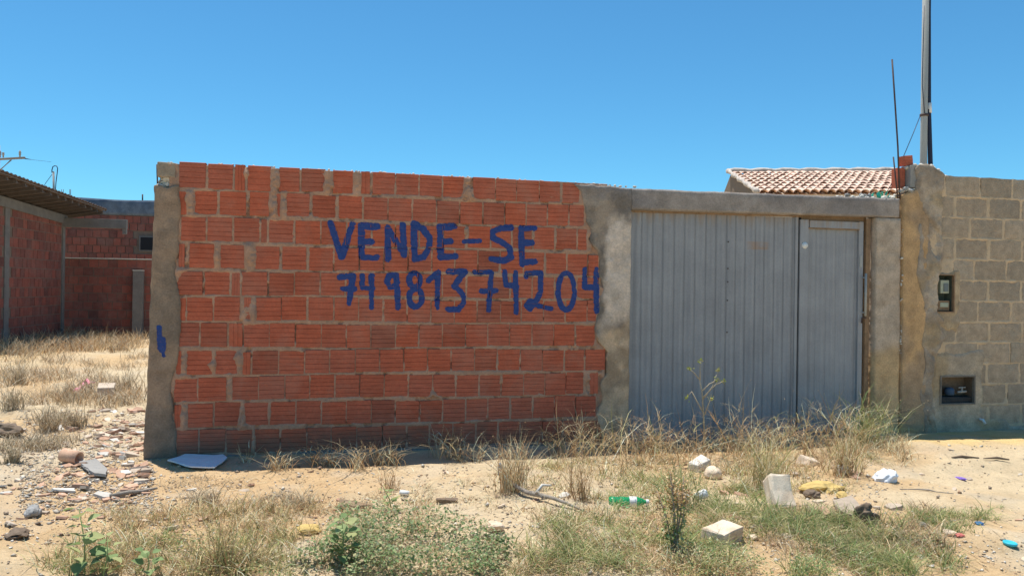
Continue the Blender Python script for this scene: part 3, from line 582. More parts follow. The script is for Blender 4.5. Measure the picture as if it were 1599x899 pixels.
tube('latch', M['rebar'], door, [(XD1 + 0.015, 0.01, h1.z - 0.02), (XD1 - 0.03, 0.012, h1.z - 0.02), (XD1 - 0.035, 0.012, h1.z - 0.07)], 0.007, 6)
q = P(1257, 384, 0.03); link('sticker', lathe_mesh('sticker', [(0.031, 0), (0.031, 0.002)], 20), M['white_plastic'], door, (q.x, YG - 0.0235, q.z), (R(90), 0, 0))
q = P(1352, 409, 0.03); box('lock_plate', M['pole'], door, (XD1 - 0.038, YG - 0.026, q.z), (0.022, 0.006, 0.11), None, 0.002)
slab('cement_splash', M['cement'], door, lambda z: XD0 + 0.030 + (fbm(np.asarray(z) * 22, np.asarray(z) * 0, 83, 4) - .5) * .05, lambda z: XD0 + 0.078 + (fbm(np.asarray(z) * 18, np.asarray(z) * 0 + 4, 84, 4) - .5) * .07, -0.05, 0.36, YG - 0.0265, YG - 0.012, 0.008, lambda X, Z: (fbm(X * 30, Z * 30, 85, 3) - .5) * .006, colmix((0.60, 0.52, 0.44), (0.36, 0.31, 0.27), 9, 86))

# ================================================================== BLOCK WALL with pillar on the right
bw = tag(empty('block_wall', (0, 0, 0)), 'grey-brown concrete block wall with crumbling cement pillar, right of the gate', 'wall')
BT, BP = 2.515, 0.2055
brow = [[(1477,1529.5),(1532,1579.5),(1582.5,1630)],[(1462,1489.3),(1493.6,1542),(1546,1593),(1597,1645)],[(1465,1513),(1516.6,1565.5),(1570,1618)],[(1468,1489.7),(1493,1542),(1546,1594),(1598,1646)],[(1472,1520),(1522.5,1570.5),(1573,1622)],[(1450,1496),(1499,1542),(1545,1593.5),(1597,1645)],[(1480,1525.6),(1529,1578),(1581,1630)],[(1450,1491),(1495,1544),(1547,1596),(1599,1648)],[(1477,1525.6),(1528,1576),(1579,1628)],[(1450,1496),(1500,1539),(1543,1591),(1594,1643)],[(1480,1520),(1524,1571),(1574,1622)],[(1450,1496),(1499,1541),(1545,1593),(1597,1645)]]
brects = []
for k, row in enumerate(brow):
    zt = BT - k * BP; zm = zt - BP / 2; py = 460 - (zm - CAM_H) / 7.83 * F_PX; last = 0
    for a, b in row:
        pyy = py - 0.0 * a; xa, xb = P(a, pyy).x, P(b, pyy).x; brects.append((xa, xb, zt - BP + 0.010, zt - 0.006)); last = xb
    while last < 9.2: xa = last + 0.016; xb = xa + 0.39; brects.append((xa, xb, zt - BP + 0.010, zt - 0.006)); last = xb
NI1 = (WX(1461, 460), WX(1488, 460), P(1474, 488).z, P(1474, 430).z)
NI2 = (WX(1467, 609), WX(1520, 609), P(1494, 631).z, P(1494, 588).z)
def clip_rect(r):
    xa, xb, c, d = r
    for (a, b, e, f) in (NI1, NI2):
        if xb > a and xa < b and d > e and c < f:
            if xa < a - 0.05: xb = min(xb, a - 0.004)
            elif xb > b + 0.05: xa = max(xa, b + 0.004)
            else: return None
    return (xa, xb, c, d)
brects = [q for q in (clip_rect(r) for r in brects) if q]
for i, (xa, xb, z0, z1) in enumerate(brects):
    z0 += random.uniform(-.002, .002); link('block', BLK[i % 5], None, bw, ((xa + xb) / 2, random.uniform(-.003, .003), (z0 + z1) / 2), (0, R(random.gauss(0, .3)), R(random.gauss(0, .3))), (xb - xa, 1, z1 - z0))
BA = np.array(brects)
def bw_mortar(X, Z):
    d = inside_dist(X, Z, BA); n = fbm(X * 9, Z * 9, 131, 4) - 0.5; nf = fbm(X * 45, Z * 45, 133, 3) - 0.5
    nl = fbm(X * 2.4, Z * 2.4, 137, 3) - .5; return np.clip(-0.001 + n * 0.020 + nf * 0.014 + nl * .016 - np.clip(d / 0.022, 0, 1) * 0.024, -.03, .02)
relief_grid('mortar', M['mortar_tan'], bw, WX(1440), 9.25, -0.25, BT - 0.008, 0.012, bw_mortar, holes=(NI1, NI2), thick=0.125)
# render round the water niche, foot render
XN = lambda px, py=600: P(px, py).x
def in_plaster(X, Z):
    n = (fbm(X * 7, Z * 7, 141, 5) - .5) * 0.16; nf = fbm(X * 30, Z * 30, 143, 3) - .5
    r1 = np.minimum.reduce([X - XN(1452), XN(1535) - X, P(1495, 548).z - Z, Z + 0.3])
    r2 = np.minimum(P(1500, 655).z - Z, Z + 0.3) - np.clip((X - XN(1535)) * 0.10, 0, .05)
    r3 = np.minimum.reduce([X - XN(1446, 460), XN(1497, 460) - X, P(1470, 420).z - Z, Z - P(1470, 520).z])
    s = np.maximum.reduce([r1, r2, r3]) + n
    return np.clip(s / 0.03, -1, 1) * 0.018 - 0.006 + (fbm(X * 6, Z * 6, 144, 3) - .5) * .008 + nf * 0.006
def plas_col(x, z):
    c = np.array((0.60, 0.465, 0.325)) + (np.array((0.46, 0.365, 0.265)) - np.array((0.60, 0.465, 0.325))) * sstep(.4, .6, fbm(x * 4, z * 4, 145, 5))[..., None]
    o = (sstep(.52, .66, fbm(x * 3.2, z * 3.2, 146, 4)) * 0.5)[..., None]; return c * (1 - o) + np.array((0.46, 0.31, 0.15)) * o
relief_grid('render', M['cement'], bw, XN(1442), 9.25, -0.25, P(1470, 412).z, 0.011, in_plaster, holes=(NI1, NI2), colfun=plas_col, cull=-0.012, thick=None)
# niche linings
def niche(name, mat, r, depth):
    a, b, c, d = r; y0 = -0.012; V = [(a, y0, c), (b, y0, c), (b, y0, d), (a, y0, d), (a, depth, c), (b, depth, c), (b, depth, d), (a, depth, d)]
    return link(name, pyd(name, V, [(4, 5, 6, 7), (0, 1, 5, 4), (1, 2, 6, 5), (2, 3, 7, 6), (3, 0, 4, 7)]), mat, bw)
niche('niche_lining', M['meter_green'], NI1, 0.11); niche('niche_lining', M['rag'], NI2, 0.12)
M['cement_plain'] = matte('niche_edge', (0.24, 0.2, 0.16), .35, 12, bmp=.5)
for (a, b, c, d), w in ((NI1, 0.012), (NI2, 0.014)):
    bm = bmesh.new(); y = -0.016
    for cx, cz, sx, sz in (((a + b) / 2, c, b - a + w, w), ((a + b) / 2, d, b - a + w, w), (a, (c + d) / 2, w, d - c - w), (b, (c + d) / 2, w, d - c - w)): box_bm(bm, cx, y + 0.01, cz, sx, 0.03, sz)
    link('niche_frame', bm_mesh('niche_frame', bm), M['rust'] if w < .013 else M['cement_plain'], bw)
# pillar: ochre render strip and grey crumbling cement
zt_p = P(1440, 262).z
och = lambda x, z: np.array((0.60, 0.375, 0.185)) + (np.array((0.46, 0.31, 0.185)) - np.array((0.60, 0.375, 0.185))) * sstep(.4, .6, fbm(x * 3, z * 3, 151, 4))[..., None]
def och_top(u): return np.interp(u, [0, .4, .7, 1], [P(1408, 305).z, P(1420, 298).z, P(1428, 285).z, P(1434, 270).z])
pil = slab('pillar', M['cement'], bw, rough_edge(lambda z: np.full_like(np.asarray(z, float), WX(1407)), 0.012, 14, 13), lambda z: np.full_like(np.asarray(z, float), WX(1446)), -0.25, och_top, -0.030, 0.18, 0.014, lambda X, Z: pil_h(X, Z) * .7, och)
pil['label'] = 'ochre-stained pillar between gate and block wall'
gl = pts_fun([(1425,262),(1428,300),(1437,330),(1430,360),(1433,400),(1427,430),(1437,465),(1440,500),(1436,540),(1440,570),(1434,610),(1438,650),(1440,700)]); gr = pts_fun([(1462,262),(1474,275),(1468,310),(1466,350),(1470,400),(1468,420),(1461,432),(1460,488),(1472,500),(1474,525),(1462,545),(1455,570),(1452,600),(1456,640),(1460,700)])
def gtop(u): return np.interp(u, [0, .15, .5, .8, 1], [P(1426, 266).z, P(1432, 259).z, P(1445, 258).z, P(1460, 262).z, P(1470, 270).z])
def grey_h(X, Z): return (fbm(X * 6, Z * 4, 161, 5) - .5) * 0.05 + (fbm(X * 26, Z * 26, 163, 3) - .5) * 0.016 - 0.03 * sstep(.62, .70, fbm(X * 5 + Z * 2.2, Z * 3, 165, 3))
def grey_c(x, z):
    c = np.array((0.53, 0.42, 0.31)) + (np.array((0.37, 0.29, 0.215)) - np.array((0.53, 0.42, 0.31))) * sstep(.4, .6, fbm(x * 5, z * 5, 167, 5))[..., None]
    o = sstep(.55, .7, fbm(x * 3, z * 3, 169, 4))[..., None] * .6; return c * (1 - o) + np.array((0.42, 0.29, 0.15)) * o
slab('pillar_render', M['cement'], pil, rough_edge(gl, 0.06, 9, 15), rough_edge(gr, 0.05, 9, 17), -0.25, gtop, -0.035, 0.17, 0.012, grey_h, grey_c)
for x0, x1, y0, y1 in ((1408, 1419, 262, 293),): 
    a, b = P(x0, y0), P(x1, y1); ob = link('brick', BRV[1], None, pil, ((a.x + b.x) / 2, 0.05, (a.z + b.z) / 2), (0, 0, 0), (b.x - a.x, 1, a.z - b.z))
a, b = P(1420, 260), P(1432, 296); box('cap_block', M['concrete'], pil, ((a.x + b.x) / 2, 0.05, (a.z + b.z) / 2 + .01), (b.x - a.x, 0.14, a.z - b.z), None, 0.008, 0.006)
lumps('cement_lump', M['white_plaster'], pil, [(P(x, y).x, random.uniform(-.01, .08), P(x, y).z, s) for x, y, s in ((1420,262,.022),(1428,259,.02),(1436,258,.022),(1447,258,.026),(1455,261,.024),(1462,262,.022),(1468,266,.02),(1406,305,.016),(1404,313,.016),(1418,294,.025),(1426,297,.02),(1410,299,.02))], 41)
lumps('cement_lump', M['grey_stone'], pil, [(P(x, y).x, -.02, P(x, y).z, s) for x, y, s in ((1412,296,.03),(1420,299,.028),(1406,300,.02))], 43)
tube('rebar', M['rebar'], pil, [P(1405, 312, 0.02), P(1402, 230, 0.02), P(1397.5, 160, 0.02), P(1393, 94, 0.02)], 0.0085, 6)
tube('rebar', M['rebar'], pil, [P(1402, 312, 0.03), P(1395, 246, 0.03)], 0.0075, 6)
lb = link('loose_brick', BRH[3], None, None, (P(1416.5, 254, 0.05).x, 0.02, P(1416, 254, 0.05).z + 0.012), (0, R(-7), R(6)), (0.088, 1, 0.095)); tag(lb, 'small tilted brick piece perched on top of the pillar beside the pole', 'brick')
# lumps of dried cement fallen at the joint between post and pillar
lumps('cement_lump', M['white_plaster'], pil, [(WX(1405) + random.gauss(0, .006), -0.022 + random.uniform(0, .008), random.choice((random.uniform(.75, 1.1), random.uniform(.5, 2.0), random.uniform(1.2, 1.5))), abs(random.gauss(.004, .004)) + .002) for _ in range(40)], 45, 1, .5)
# water-meter and light-meter
em = tag(empty('electric_meter', ((NI1[0] + NI1[1]) / 2, 0.05, NI1[2])), 'pale electricity meter set in the upper wall niche', 'meter'); L0 = Vector(em.location)
w = NI1[1] - NI1[0]; hN = NI1[3] - NI1[2]
box('meter_body', M['meter_pale'], em, (0.02, -0.01, hN * .68), (w * .5, 0.05, hN * .36), None, 0.006); box('meter_window', M['meter_grey'], em, (0.03, -0.038, hN * .66), (w * .26, 0.008, hN * .22), None, 0.002)
box('terminal_cover', M['rust'], em, (0.012, -0.008, hN * .17), (w * .66, 0.05, hN * .28), None, 0.005); box('terminal_plate', M['meter_pale'], em, (0.015, -0.035, hN * .19), (w * .48, 0.006, hN * .12), None, 0.002)
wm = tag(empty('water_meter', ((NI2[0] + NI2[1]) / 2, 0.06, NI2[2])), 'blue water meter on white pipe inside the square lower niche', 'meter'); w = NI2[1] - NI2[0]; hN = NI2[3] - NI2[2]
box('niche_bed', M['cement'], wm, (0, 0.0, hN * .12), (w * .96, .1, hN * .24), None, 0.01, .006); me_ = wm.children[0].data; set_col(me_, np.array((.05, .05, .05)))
M['dull_white'] = matte('dull_pipe', (0.42, 0.40, 0.36), .2, 10, bmp=.1); M['dull_blue'] = matte('dim_blue', (0.06, 0.10, 0.16), .2, 10, bmp=.1)  # pipe and meter colours toned down to a dull grey and blue
link('meter_body', lathe_mesh('meter_body', [(.025, 0), (.045, .01), (.045, .06), (.03, .075), (.01, .08)], 14), M['dull_blue'], wm, (-.03, 0, hN * .28))
tube('pipe', M['dull_white'], wm, [(-w * .47, 0, hN * .42), (-w * .36, 0, hN * .42)], .014, 8); tube('pipe', M['dull_white'], wm, [(.05, -.02, hN * .40), (.15, -.02, hN * .42)], .012, 8)
tube('tap', M['dull_white'], wm, [(.10, -.02, hN * .40), (.10, -.02, hN * .56)], .008, 8); tube('tap', M['dull_white'], wm, [(.06, -.02, hN * .56), (.14, -.02, hN * .57)], .007, 8)
q = P(1529, 655); pp = tube('pipe_stub', M['white_plastic'], bw, [(q.x, 0.02, q.z), (q.x - 0.005, -0.05, q.z), (q.x + 0.015, -0.06, q.z - 0.035)], 0.013, 8)

# ================================================================== UTILITY POLE behind the pillar
p0 = P(1442, 255, 0.28); pt = P(1441.5, 10, 0.28)
pole = tag(empty('utility_pole', (p0.x, 0.28, 0)), 'slim grey metal utility pole rising behind the cement pillar', 'pole')
sft = link('pole_shaft', tube_mesh('pole_shaft', [(0, 0, -0.3), (0, 0, 6.2)], [0.036, 0.030], 12), M['pole'], pole)
cd = link('conduit', tube_mesh('conduit', [(0.078, -0.01, 2.2), (0.076, -0.01, 2.62), (0.058, -0.01, 3.0), (0.052, -0.01, 3.2), (0.040, -0.01, 4.2), (0.036, -0.01, 6.0)], [0.024, 0.024, 0.022, 0.018, 0.012, 0.012], 10), M['conduit'], pole)
zq = P(1447, 170, 0.28).z; link('conduit_tag', tube_mesh('conduit_tag', [(0.056, -0.011, zq - .05), (0.0535, -0.011, zq + 0.05)], 0.0205, 10), M['white_plastic'], cd)
zc = P(1441, 181, 0.28).z; link('clamp', tube_mesh('clamp', [(0, 0, zc - .012), (0, 0, zc + .012)], 0.042, 12), M['rebar'], pole)
def lp(px, py, y): q = P(px, py, y); return (q.x - p0.x, q.y - 0.28, q.z)
link('wire', tube_mesh('wire', [lp(1437, 182, .25), lp(1425, 212, .22), lp(1411, 245, .18), lp(1397, 280, .15), lp(1385, 300, .12)], 0.004, 5), M['conduit'], pole)
link('wire', tube_mesh('wire', [(-0.02, -.03, zc), (-0.045, -.02, zc + .3), (-0.042, -.02, zc + .6), (-.034, -.02, zc + 1.1)], 0.004, 5), M['conduit'], pole)

# ================================================================== TILED HOUSE behind the gate
E0 = C(1178, 303, 16.0); R0 = C(1133, 271, 20.0); ridge_dir_cam = (math.cos(R(7.2)), -math.sin(R(7.2)))
rd = (CAM_M.to_3x3() @ Vector((ridge_dir_cam[0], 0, -ridge_dir_cam[1] * 1.0))); rd.z = 0; rd.normalize(); up_s = (R0 - E0); up_flat = Vector((up_s.x, up_s.y, 0)); perp = Vector((-rd.y, rd.x, 0)); run = up_flat.dot(perp); rise = R0.z - E0.z
house = tag(empty('tiled_house', (E0.x, E0.y, 0), math.atan2(rd.y, rd.x)), 'house with sunlit clay-tiled roof showing above the gate lintel', 'house')
# local axes: x along the ridge, y up the slope (away), z up
HL = 4.75; ze, zr = E0.z, R0.z; slope = math.atan2(rise, run)
box('wall', M['white_plaster'], house, (HL / 2 + .02, run + 0.15, ze * 0.5 - 0.05), (HL - 0.5, 2 * run - 0.4, ze - 0.02))
gw = pyd('gable', [(x, y, z) for x in (0.10, 0.26) for y, z in ((0.15, ze - 0.25), (2 * run - 0.15, ze - 0.25), (2 * run - 0.15, ze - 0.06), (run, zr - 0.06), (0.15, ze - 0.03))], [(0, 1, 2, 3, 4), (9, 8, 7, 6, 5), (0, 5, 6, 1), (1, 6, 7, 2), (2, 7, 8, 3), (3, 8, 9, 4), (4, 9, 5, 0)]); link('gable', gw, M['rag'], house)
deck = pyd('roof', [(0.12, 0.08, ze - 0.015), (HL - .12, 0.08, ze - 0.015), (HL - .12, run, zr - 0.03), (0.12, run, zr - 0.03), (0.12, 2 * run, ze - .03), (HL - .12, 2 * run, ze - .03), (0.12, 0.08, ze - .06), (HL - .12, 0.08, ze - .06), (HL - .12, run, zr - .08), (.12, run, zr - .08), (0.12, 2 * run, ze - .08), (HL - .12, 2 * run, ze - .08)], [(0, 1, 2, 3), (3, 2, 5, 4), (7, 6, 9, 8), (8, 9, 10, 11), (0, 6, 7, 1), (4, 5, 11, 10), (0, 3, 9, 6), (3, 4, 10, 9), (2, 1, 7, 8), (5, 2, 8, 11)])
roof = link('roof', deck, M['pale_shard'], house)
def tile_mesh():
    V = []; Fc = []; n = 6; L = 0.54
    for (yy, r0, zz) in ((0, 0.088, 0.012), (L, 0.070, -0.006)):
        for rr in (r0, r0 - 0.012):
            for k in range(n + 1): a = math.pi * k / n; V.append((-math.cos(a) * rr, yy, math.sin(a) * rr * 0.8 + zz))
    m_ = n + 1
    for k in range(n):
        Fc.append((k, k + 1, 2 * m_ + k + 1, 2 * m_ + k)); Fc.append((m_ + k + 1, m_ + k, 3 * m_ + k, 3 * m_ + k + 1)); Fc.append((k + 1, k, m_ + k, m_ + k + 1))
    return pyd('tile', V, Fc)
M['trim'] = matte('ridge_cement', (0.62, 0.54, 0.46), .3, 8, alt=(.4, .34, .29), altscale=5, bmp=.5)
TM = tile_mesh(); TM.materials.append(M['tile']); ncol = 28; nrow = 9; sp = (HL - 0.2) / ncol; slen = math.hypot(run, rise)
for i in range(ncol):
    for j in range(nrow):
        s = j * (slen - 0.2) / nrow - 0.06; yy = s * math.cos(slope); zz = ze + s * math.sin(slope)
        link('tile', TM, None, roof, (0.1 + sp * (i + .5) + random.uniform(-.008, .008), yy, zz + 0.01 + random.uniform(-.004, .006)), (slope - R(1.0) + R(random.gauss(0, .5)), R(random.gauss(0, 1.5)), R(random.gauss(0, 1.4))))
link('ridge_cap', tube_mesh('ridge_cap', [(0.0 + HL * t / 24, run, zr + 0.045 + 0.012 * ((t * 7) % 3 - 1) * .5) for t in range(25)], [0.055 + 0.014 * ((t * 5) % 3) for t in range(25)], 7), M['trim'], roof)
for xx in (0.06, HL - .06):
    pts = [(xx + .015 * math.sin(t * 2.1), run * t / 14 - .03 * (t == 0), ze + rise * t / 14 + 0.035 + 0.012 * math.sin(t * 3.7)) for t in range(15)]
    link('verge', tube_mesh('verge', pts, [0.05 + .02 * math.sin(t * 1.9) for t in range(15)], 6), M['trim'], roof)

# ================================================================== NEIGHBOUR'S HOUSE on the left
A0 = C(10, 447, 16.0); B0 = C(98, 447, 18.8); sd = Vector((B0.x - A0.x, B0.y - A0.y, 0)); SL = sd.length; sd.normalize()
NEAR = 3.0; org = Vector((A0.x, A0.y, 0)) - sd * NEAR; ang = math.atan2(sd.y, sd.x)
nh = tag(empty('neighbour_house', org, ang), 'shaded red-brick house with tiled eaves at the left edge of the lot', 'house')
LEN = SL + NEAR; WH = 2.88          # local x runs along the side wall away from the camera; -y faces the lot
def brick_field(parent, x0, x1, z0, z1, y, bw_=0.2, bh=0.207, skip=None, gap=0.018, facing=0.0, bscale=1.0):
    k = 0; z = z1
    while z > z0 + 0.03:
        zb = max(z - bh, z0); x = x0 - (0.0 if k % 2 else bw_ * .5)
        while x < x1 - 0.02:
            a, b = max(x, x0), min(x + bw_ - gap * random.uniform(.4, 1.0), x1); x += bw_ + random.choice((0, 0, 0, 0.006))
            if b - a < 0.03 or (skip and skip(a, b, zb, z)): continue
            link('brick', PLAIN, None, parent, ((a + b) / 2, y + random.uniform(-.003, .003), (zb + z - gap) / 2), (0, 0, 0), (b - a, 1, z - zb - gap))
        z -= bh; k += 1
XP = [NEAR - 0.02, LEN - 0.05]
box('wall', M['far_mortar'], nh, (LEN / 2, 0.055, WH / 2 - .1), (LEN, 0.096, WH + .2))
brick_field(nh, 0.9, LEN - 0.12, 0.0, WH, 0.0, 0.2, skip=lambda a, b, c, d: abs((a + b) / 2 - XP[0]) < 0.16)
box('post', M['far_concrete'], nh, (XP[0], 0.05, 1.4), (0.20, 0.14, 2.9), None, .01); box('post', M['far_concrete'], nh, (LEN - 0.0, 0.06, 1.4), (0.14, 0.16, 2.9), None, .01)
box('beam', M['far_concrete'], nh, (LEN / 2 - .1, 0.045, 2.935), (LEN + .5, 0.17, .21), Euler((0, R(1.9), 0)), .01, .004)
# lean-to roof, high edge towards the lot: rafters and battens show from below, tiles on top
e0, e1, ez0, ez1, OV, SLP = -0.6, LEN + 0.75, 3.36, 3.13, -0.72, -0.16
V = []; Fc = []; n = 150
for t in range(n + 1):
    x = e0 + (e1 - e0) * t / n; zz = ez0 + (ez1 - ez0) * t / n + 0.03 * abs(math.sin(t * 0.9))
    for (yy, dz) in ((OV, 0), (2.6, (2.6 - OV) * SLP)): V += [(x, yy, zz + dz + .03), (x, yy, zz + dz + .01)]
for t in range(n):
    o = t * 4; p_ = o + 4; Fc += [(o, p_, p_ + 2, o + 2), (o + 1, o + 3, p_ + 3, p_ + 1), (o, o + 1, p_ + 1, p_), (o + 2, p_ + 2, p_ + 3, o + 3)]
M['far_roof'] = matte('old_roof', (0.16, 0.12, 0.105), .3, 6, bmp=.2); M['far_rafter'] = matte('old_rafter', (0.13, 0.105, 0.09), .3, 6, bmp=.2)
nroof = link('roof', pyd('roof', V, Fc), M['far_roof'], nh)
for t in range(19):
    x = e0 + 0.12 + (e1 - e0 - .24) * t / 18; zz = ez0 + (ez1 - ez0) * t / 18; box('rafter', M['far_rafter'], nroof, (x, 0.75, zz + (0.75 - OV) * SLP - .045), (0.07, 2.86, 0.075), Euler((math.atan(SLP), 0, 0)), 0, .004)
for j in range(7):
    yy = OV + .03 + j * .16; link('batten', tube_mesh('batten', [(e0, yy, ez0 + (yy - OV) * SLP + .0), (e1, yy, ez1 + (yy - OV) * SLP + .0)], 0.014, 4), M['far_rafter'], nroof)
# cross beam of the porch running right from the corner post
def on_y(px, py, y): return P(px, py, y)
YB = B0.y
crn = B0
Minv = nh.matrix_world
def nloc(v): q = Matrix.Rotation(-ang, 4, 'Z') @ (Vector(v) - org); return q
b_l, b_r = P(100, 350, YB + .0), P(195, 350, YB + .0)
bmid = nloc(((b_l.x + b_r.x) / 2, YB, 0)); box('beam', M['far_concrete'], nh, (bmid.x, bmid.y, P(150, 350, YB).z), (b_r.x - b_l.x + .1, 0.14, 0.22), Euler((0, 0, -ang)), .01, .004)
cp = nloc((b_r.x, YB, 0)); box('post', M['far_concrete'], nh, (cp.x, cp.y, P(195, 356, YB).z), (0.09, 0.10, 0.34), Euler((0, 0, -ang)), .006)
# service mast, rebars, lamp on the neighbour's roof
sm_b = C(84, 330, 20.5); ms = tag(empty('service_mast', (sm_b.x, sm_b.y, sm_b.z - .3)), 'thin service mast with hooked pipe above the left neighbour roof', 'mast')
def ml(px, py): q = C(px, py, 20.5) - Vector(ms.location); return tuple(q)
link('mast_post', tube_mesh('mast_post', [ml(84.3, 330), ml(83.5, 269)], 0.026, 8), M['pole'], ms)
link('hook_pipe', tube_mesh('hook_pipe', [ml(85, 320), ml(87.5, 285), ml(89.5, 270), ml(90, 264), ml(88.5, 260.5), ml(85.5, 260), ml(82.5, 261.5), ml(81, 267), ml(81.3, 271)], 0.012, 6), M['conduit'], ms)
link('wire', tube_mesh('wire', [ml(81.5, 273), ml(72, 286), ml(63, 300), ml(55, 318)], 0.007, 4), M['conduit'], ms)
YR = YB + 2.6
# ---- yard wall behind, brick, with pale coping
yw = tag(empty('yard_wall', (P(100, 450, YB + .35).x, YB + .35, 0)), 'low shaded brick yard wall with pale coping behind the dry grass', 'wall')
ywL = P(420, 450, YB + .35).x - yw.location.x
def ylz(px, py): return P(px, py, YB + .35).z
ZY = ylz(150, 405)
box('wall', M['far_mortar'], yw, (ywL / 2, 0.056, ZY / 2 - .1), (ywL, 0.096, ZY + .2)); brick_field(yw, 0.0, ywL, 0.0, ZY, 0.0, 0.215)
box('coping', M['white_plaster'], yw, (ywL / 2, 0.05, ZY + 0.012), (ywL, 0.13, 0.022), None, .004, .003)
q = P(216, 424, YB + .2); box('post', M['far_concrete'], yw, (q.x - yw.location.x, -0.12, q.z / 2), (0.235, 0.15, q.z), None, .012, .005); box('lit_post_top', M['white_plaster'], yw, (q.x - yw.location.x, -0.12, q.z + .012), (0.25, 0.16, 0.02), None, .003)  # white plate on the post stands in for its sunlit top
# ---- rear building
rb = tag(empty('rear_building', (P(60, 450, YR).x, YR, 0)), 'unfinished brick building with dark weathered, haze-tinted parapet beyond the yard wall', 'building'); rbL = P(300, 450, YR).x - rb.location.x
zpar0, zpar1 = P(200, 337, YR).z, P(180, 312, YR).z
win = (P(219, 381, YR).x - rb.location.x, P(244, 381, YR).x - rb.location.x, P(228, 392, YR).z, P(228, 371, YR).z)
box('wall', M['far_mortar'], rb, (rbL / 2, 0.066, zpar0 / 2 - .1), (rbL, 0.096, zpar0 + .2))
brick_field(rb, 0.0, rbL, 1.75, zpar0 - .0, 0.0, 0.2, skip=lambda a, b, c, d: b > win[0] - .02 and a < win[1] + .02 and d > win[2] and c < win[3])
slab('parapet', M['cement'], rb, 0.0, rbL, zpar0 - .005, lambda u: zpar1 + 0.05 * np.sin(np.asarray(u) * 9) * 0.3, -0.02, 0.16, 0.06, lambda X, Z: (fbm(X * 3, Z * 3, 171, 4) - .5) * .03, colmix((0.10, 0.135, 0.19), (0.16, 0.19, 0.235), 1.6, 173))  # blue veil of haze mixed into the parapet's own dark colour
wn_ = box('window', M['far_concrete'], rb, ((win[0] + win[1]) / 2, 0.01, (win[2] + win[3]) / 2), (win[1] - win[0] + .05, .06, win[3] - win[2] + .05)); box('recess_shade_sheet', M['dark'], wn_, ((win[0] + win[1]) / 2, -0.022, (win[2] + win[3]) / 2), (win[1] - win[0] - .02, .014, win[3] - win[2] - .02))  # near-black sheet paints in the shade of the window recess
tube('rebar', M['rebar'], rb, [(P(222, 320, YR).x - rb.location.x, .05, zpar1 - .1), (P(222, 305, YR).x - rb.location.x, .05, P(222, 304, YR).z)], .02, 5)
for x in (94, 97, 107, 108.5): tube('rebar', M['rebar'], rb, [(P(x, 320, YR).x - rb.location.x, .1, zpar1 - .2), (P(x, 300, YR).x - rb.location.x, .1, P(x, 296, YR).z)], .008, 4)
# ---- distant power pole, only its crossarm shows in the corner
pc = C(-6, 245, 34.0); pw = tag(empty('power_pole', (pc.x, pc.y, 0)), 'distant power pole crossarm with insulators in the upper left sky', 'pole')
def wl(px, py): q = C(px, py, 34.0); return (q.x - pc.x, q.y - pc.y, q.z)
link('pole_shaft', tube_mesh('pole_shaft', [(0, 0.1, -.5), (0, 0.1, pc.z + .5)], [.17, .11], 10), M['pole'], pw)
link('crossarm', tube_mesh('crossarm', [wl(-45, 252), wl(39, 247.5)], 0.06, 4), M['far_wood'], pw)
for px, s in ((31, 1.0), (5, .7), (0, 1.0), (-25, 1.0)):
    q = wl(px, 248); link('insulator', lathe_mesh('insulator', [(.03, 0), (.035, .10), (.055, .12), (.04, .16), (.055, .19), (.03, .26 * s + .04)], 8), M['grey_stone'], pw, (q[0], q[1], q[2] + .03))
for d in (0, 1.5): link('brace', tube_mesh('brace', [wl(18 - d, 251), wl(-8, 273 + d * 1.5)], .018, 5), M['far_wood'], pw)
link('wire', tube_mesh('wire', [wl(33, 247), wl(40, 249), wl(50, 250.5), wl(80, 254)], [.03, .03, .008, .006], 4), M['conduit'], pw)

# ================================================================== LETTERING
bvh = BVHTree.FromPolygons(BV_V, BV_F)
def ell(cx, cy, rx, ry, n=18): return [(cx + rx * math.cos(2 * math.pi * k / n), cy + ry * math.sin(2 * math.pi * k / n)) for k in range(n + 1)]
LW, DW = 5.0, 4.3
glyphs = [
 ('V', LW, [[(516,349),(533.5,402),(550,351)]]), ('E', LW, [[(564,354),(565,403)],[(564,354),(589,355)],[(565,379),(580,379)],[(565,403),(588,403)]]),
 ('N', LW, [[(606,405),(605,356),(631,399),(628.5,352)]]), ('D', LW, [[(647,406),(646,350),(660,358),(671,373),(670,389),(661.5,402),(647,406)]]),
 ('E', LW, [[(687,356),(688,402)],[(687,356.5),(709,354.5)],[(687,378),(704,378)],[(688,402),(711,401)]]), ('dash', LW - .8, [[(725,378.5),(749,377)]]),
 ('S', LW, [[(798,356),(783,357),(770,363),(770,373),(783,379),(796,388),(798,402),(786,408),(767,405)]]), ('E', LW, [[(814,357),(815,413)],[(814,358),(834,357)],[(814,380),(830,380)],[(815,411),(835,409)]]),
 ('7', DW, [[(531,434),(551,432),(545,475)],[(535,452),(553,452)]]), ('4', DW, [[(566,432),(566,450),(582,451)],[(580,432),(580,481)]]),
 ('9', DW, [[(619,430),(608,431),(604,441),(609,449),(619,447)],[(619,430),(622,481)]]), ('8', DW, [ell(647.6,438,8.5,11), ell(649,466,10,14)]),
 ('1', DW, [[(669,439),(684,426),(682.5,481)]]), ('3', DW, [[(700,425),(726,425),(709,447.5),(723,460),(724,474),(716,484),(699,484)]]),
 ('7', DW, [[(741,426),(767,426),(763,485)],[(752,455),(774,455)]]), ('4', DW, [[(788,425),(789.5,446),(807,448)],[(805,426),(806,489)]]),
 ('2', DW, [[(822,433),(823,428),(844,427),(844,456),(838,470),(828,483.5),(822,478),(828,471),(842,479),(860,483)]]), ('0', DW - .2, [ell(884,456,12.5,29,26)]),
 ('4', DW, [[(913,421),(913,449),(931,450)],[(931,421),(931,486)]])]
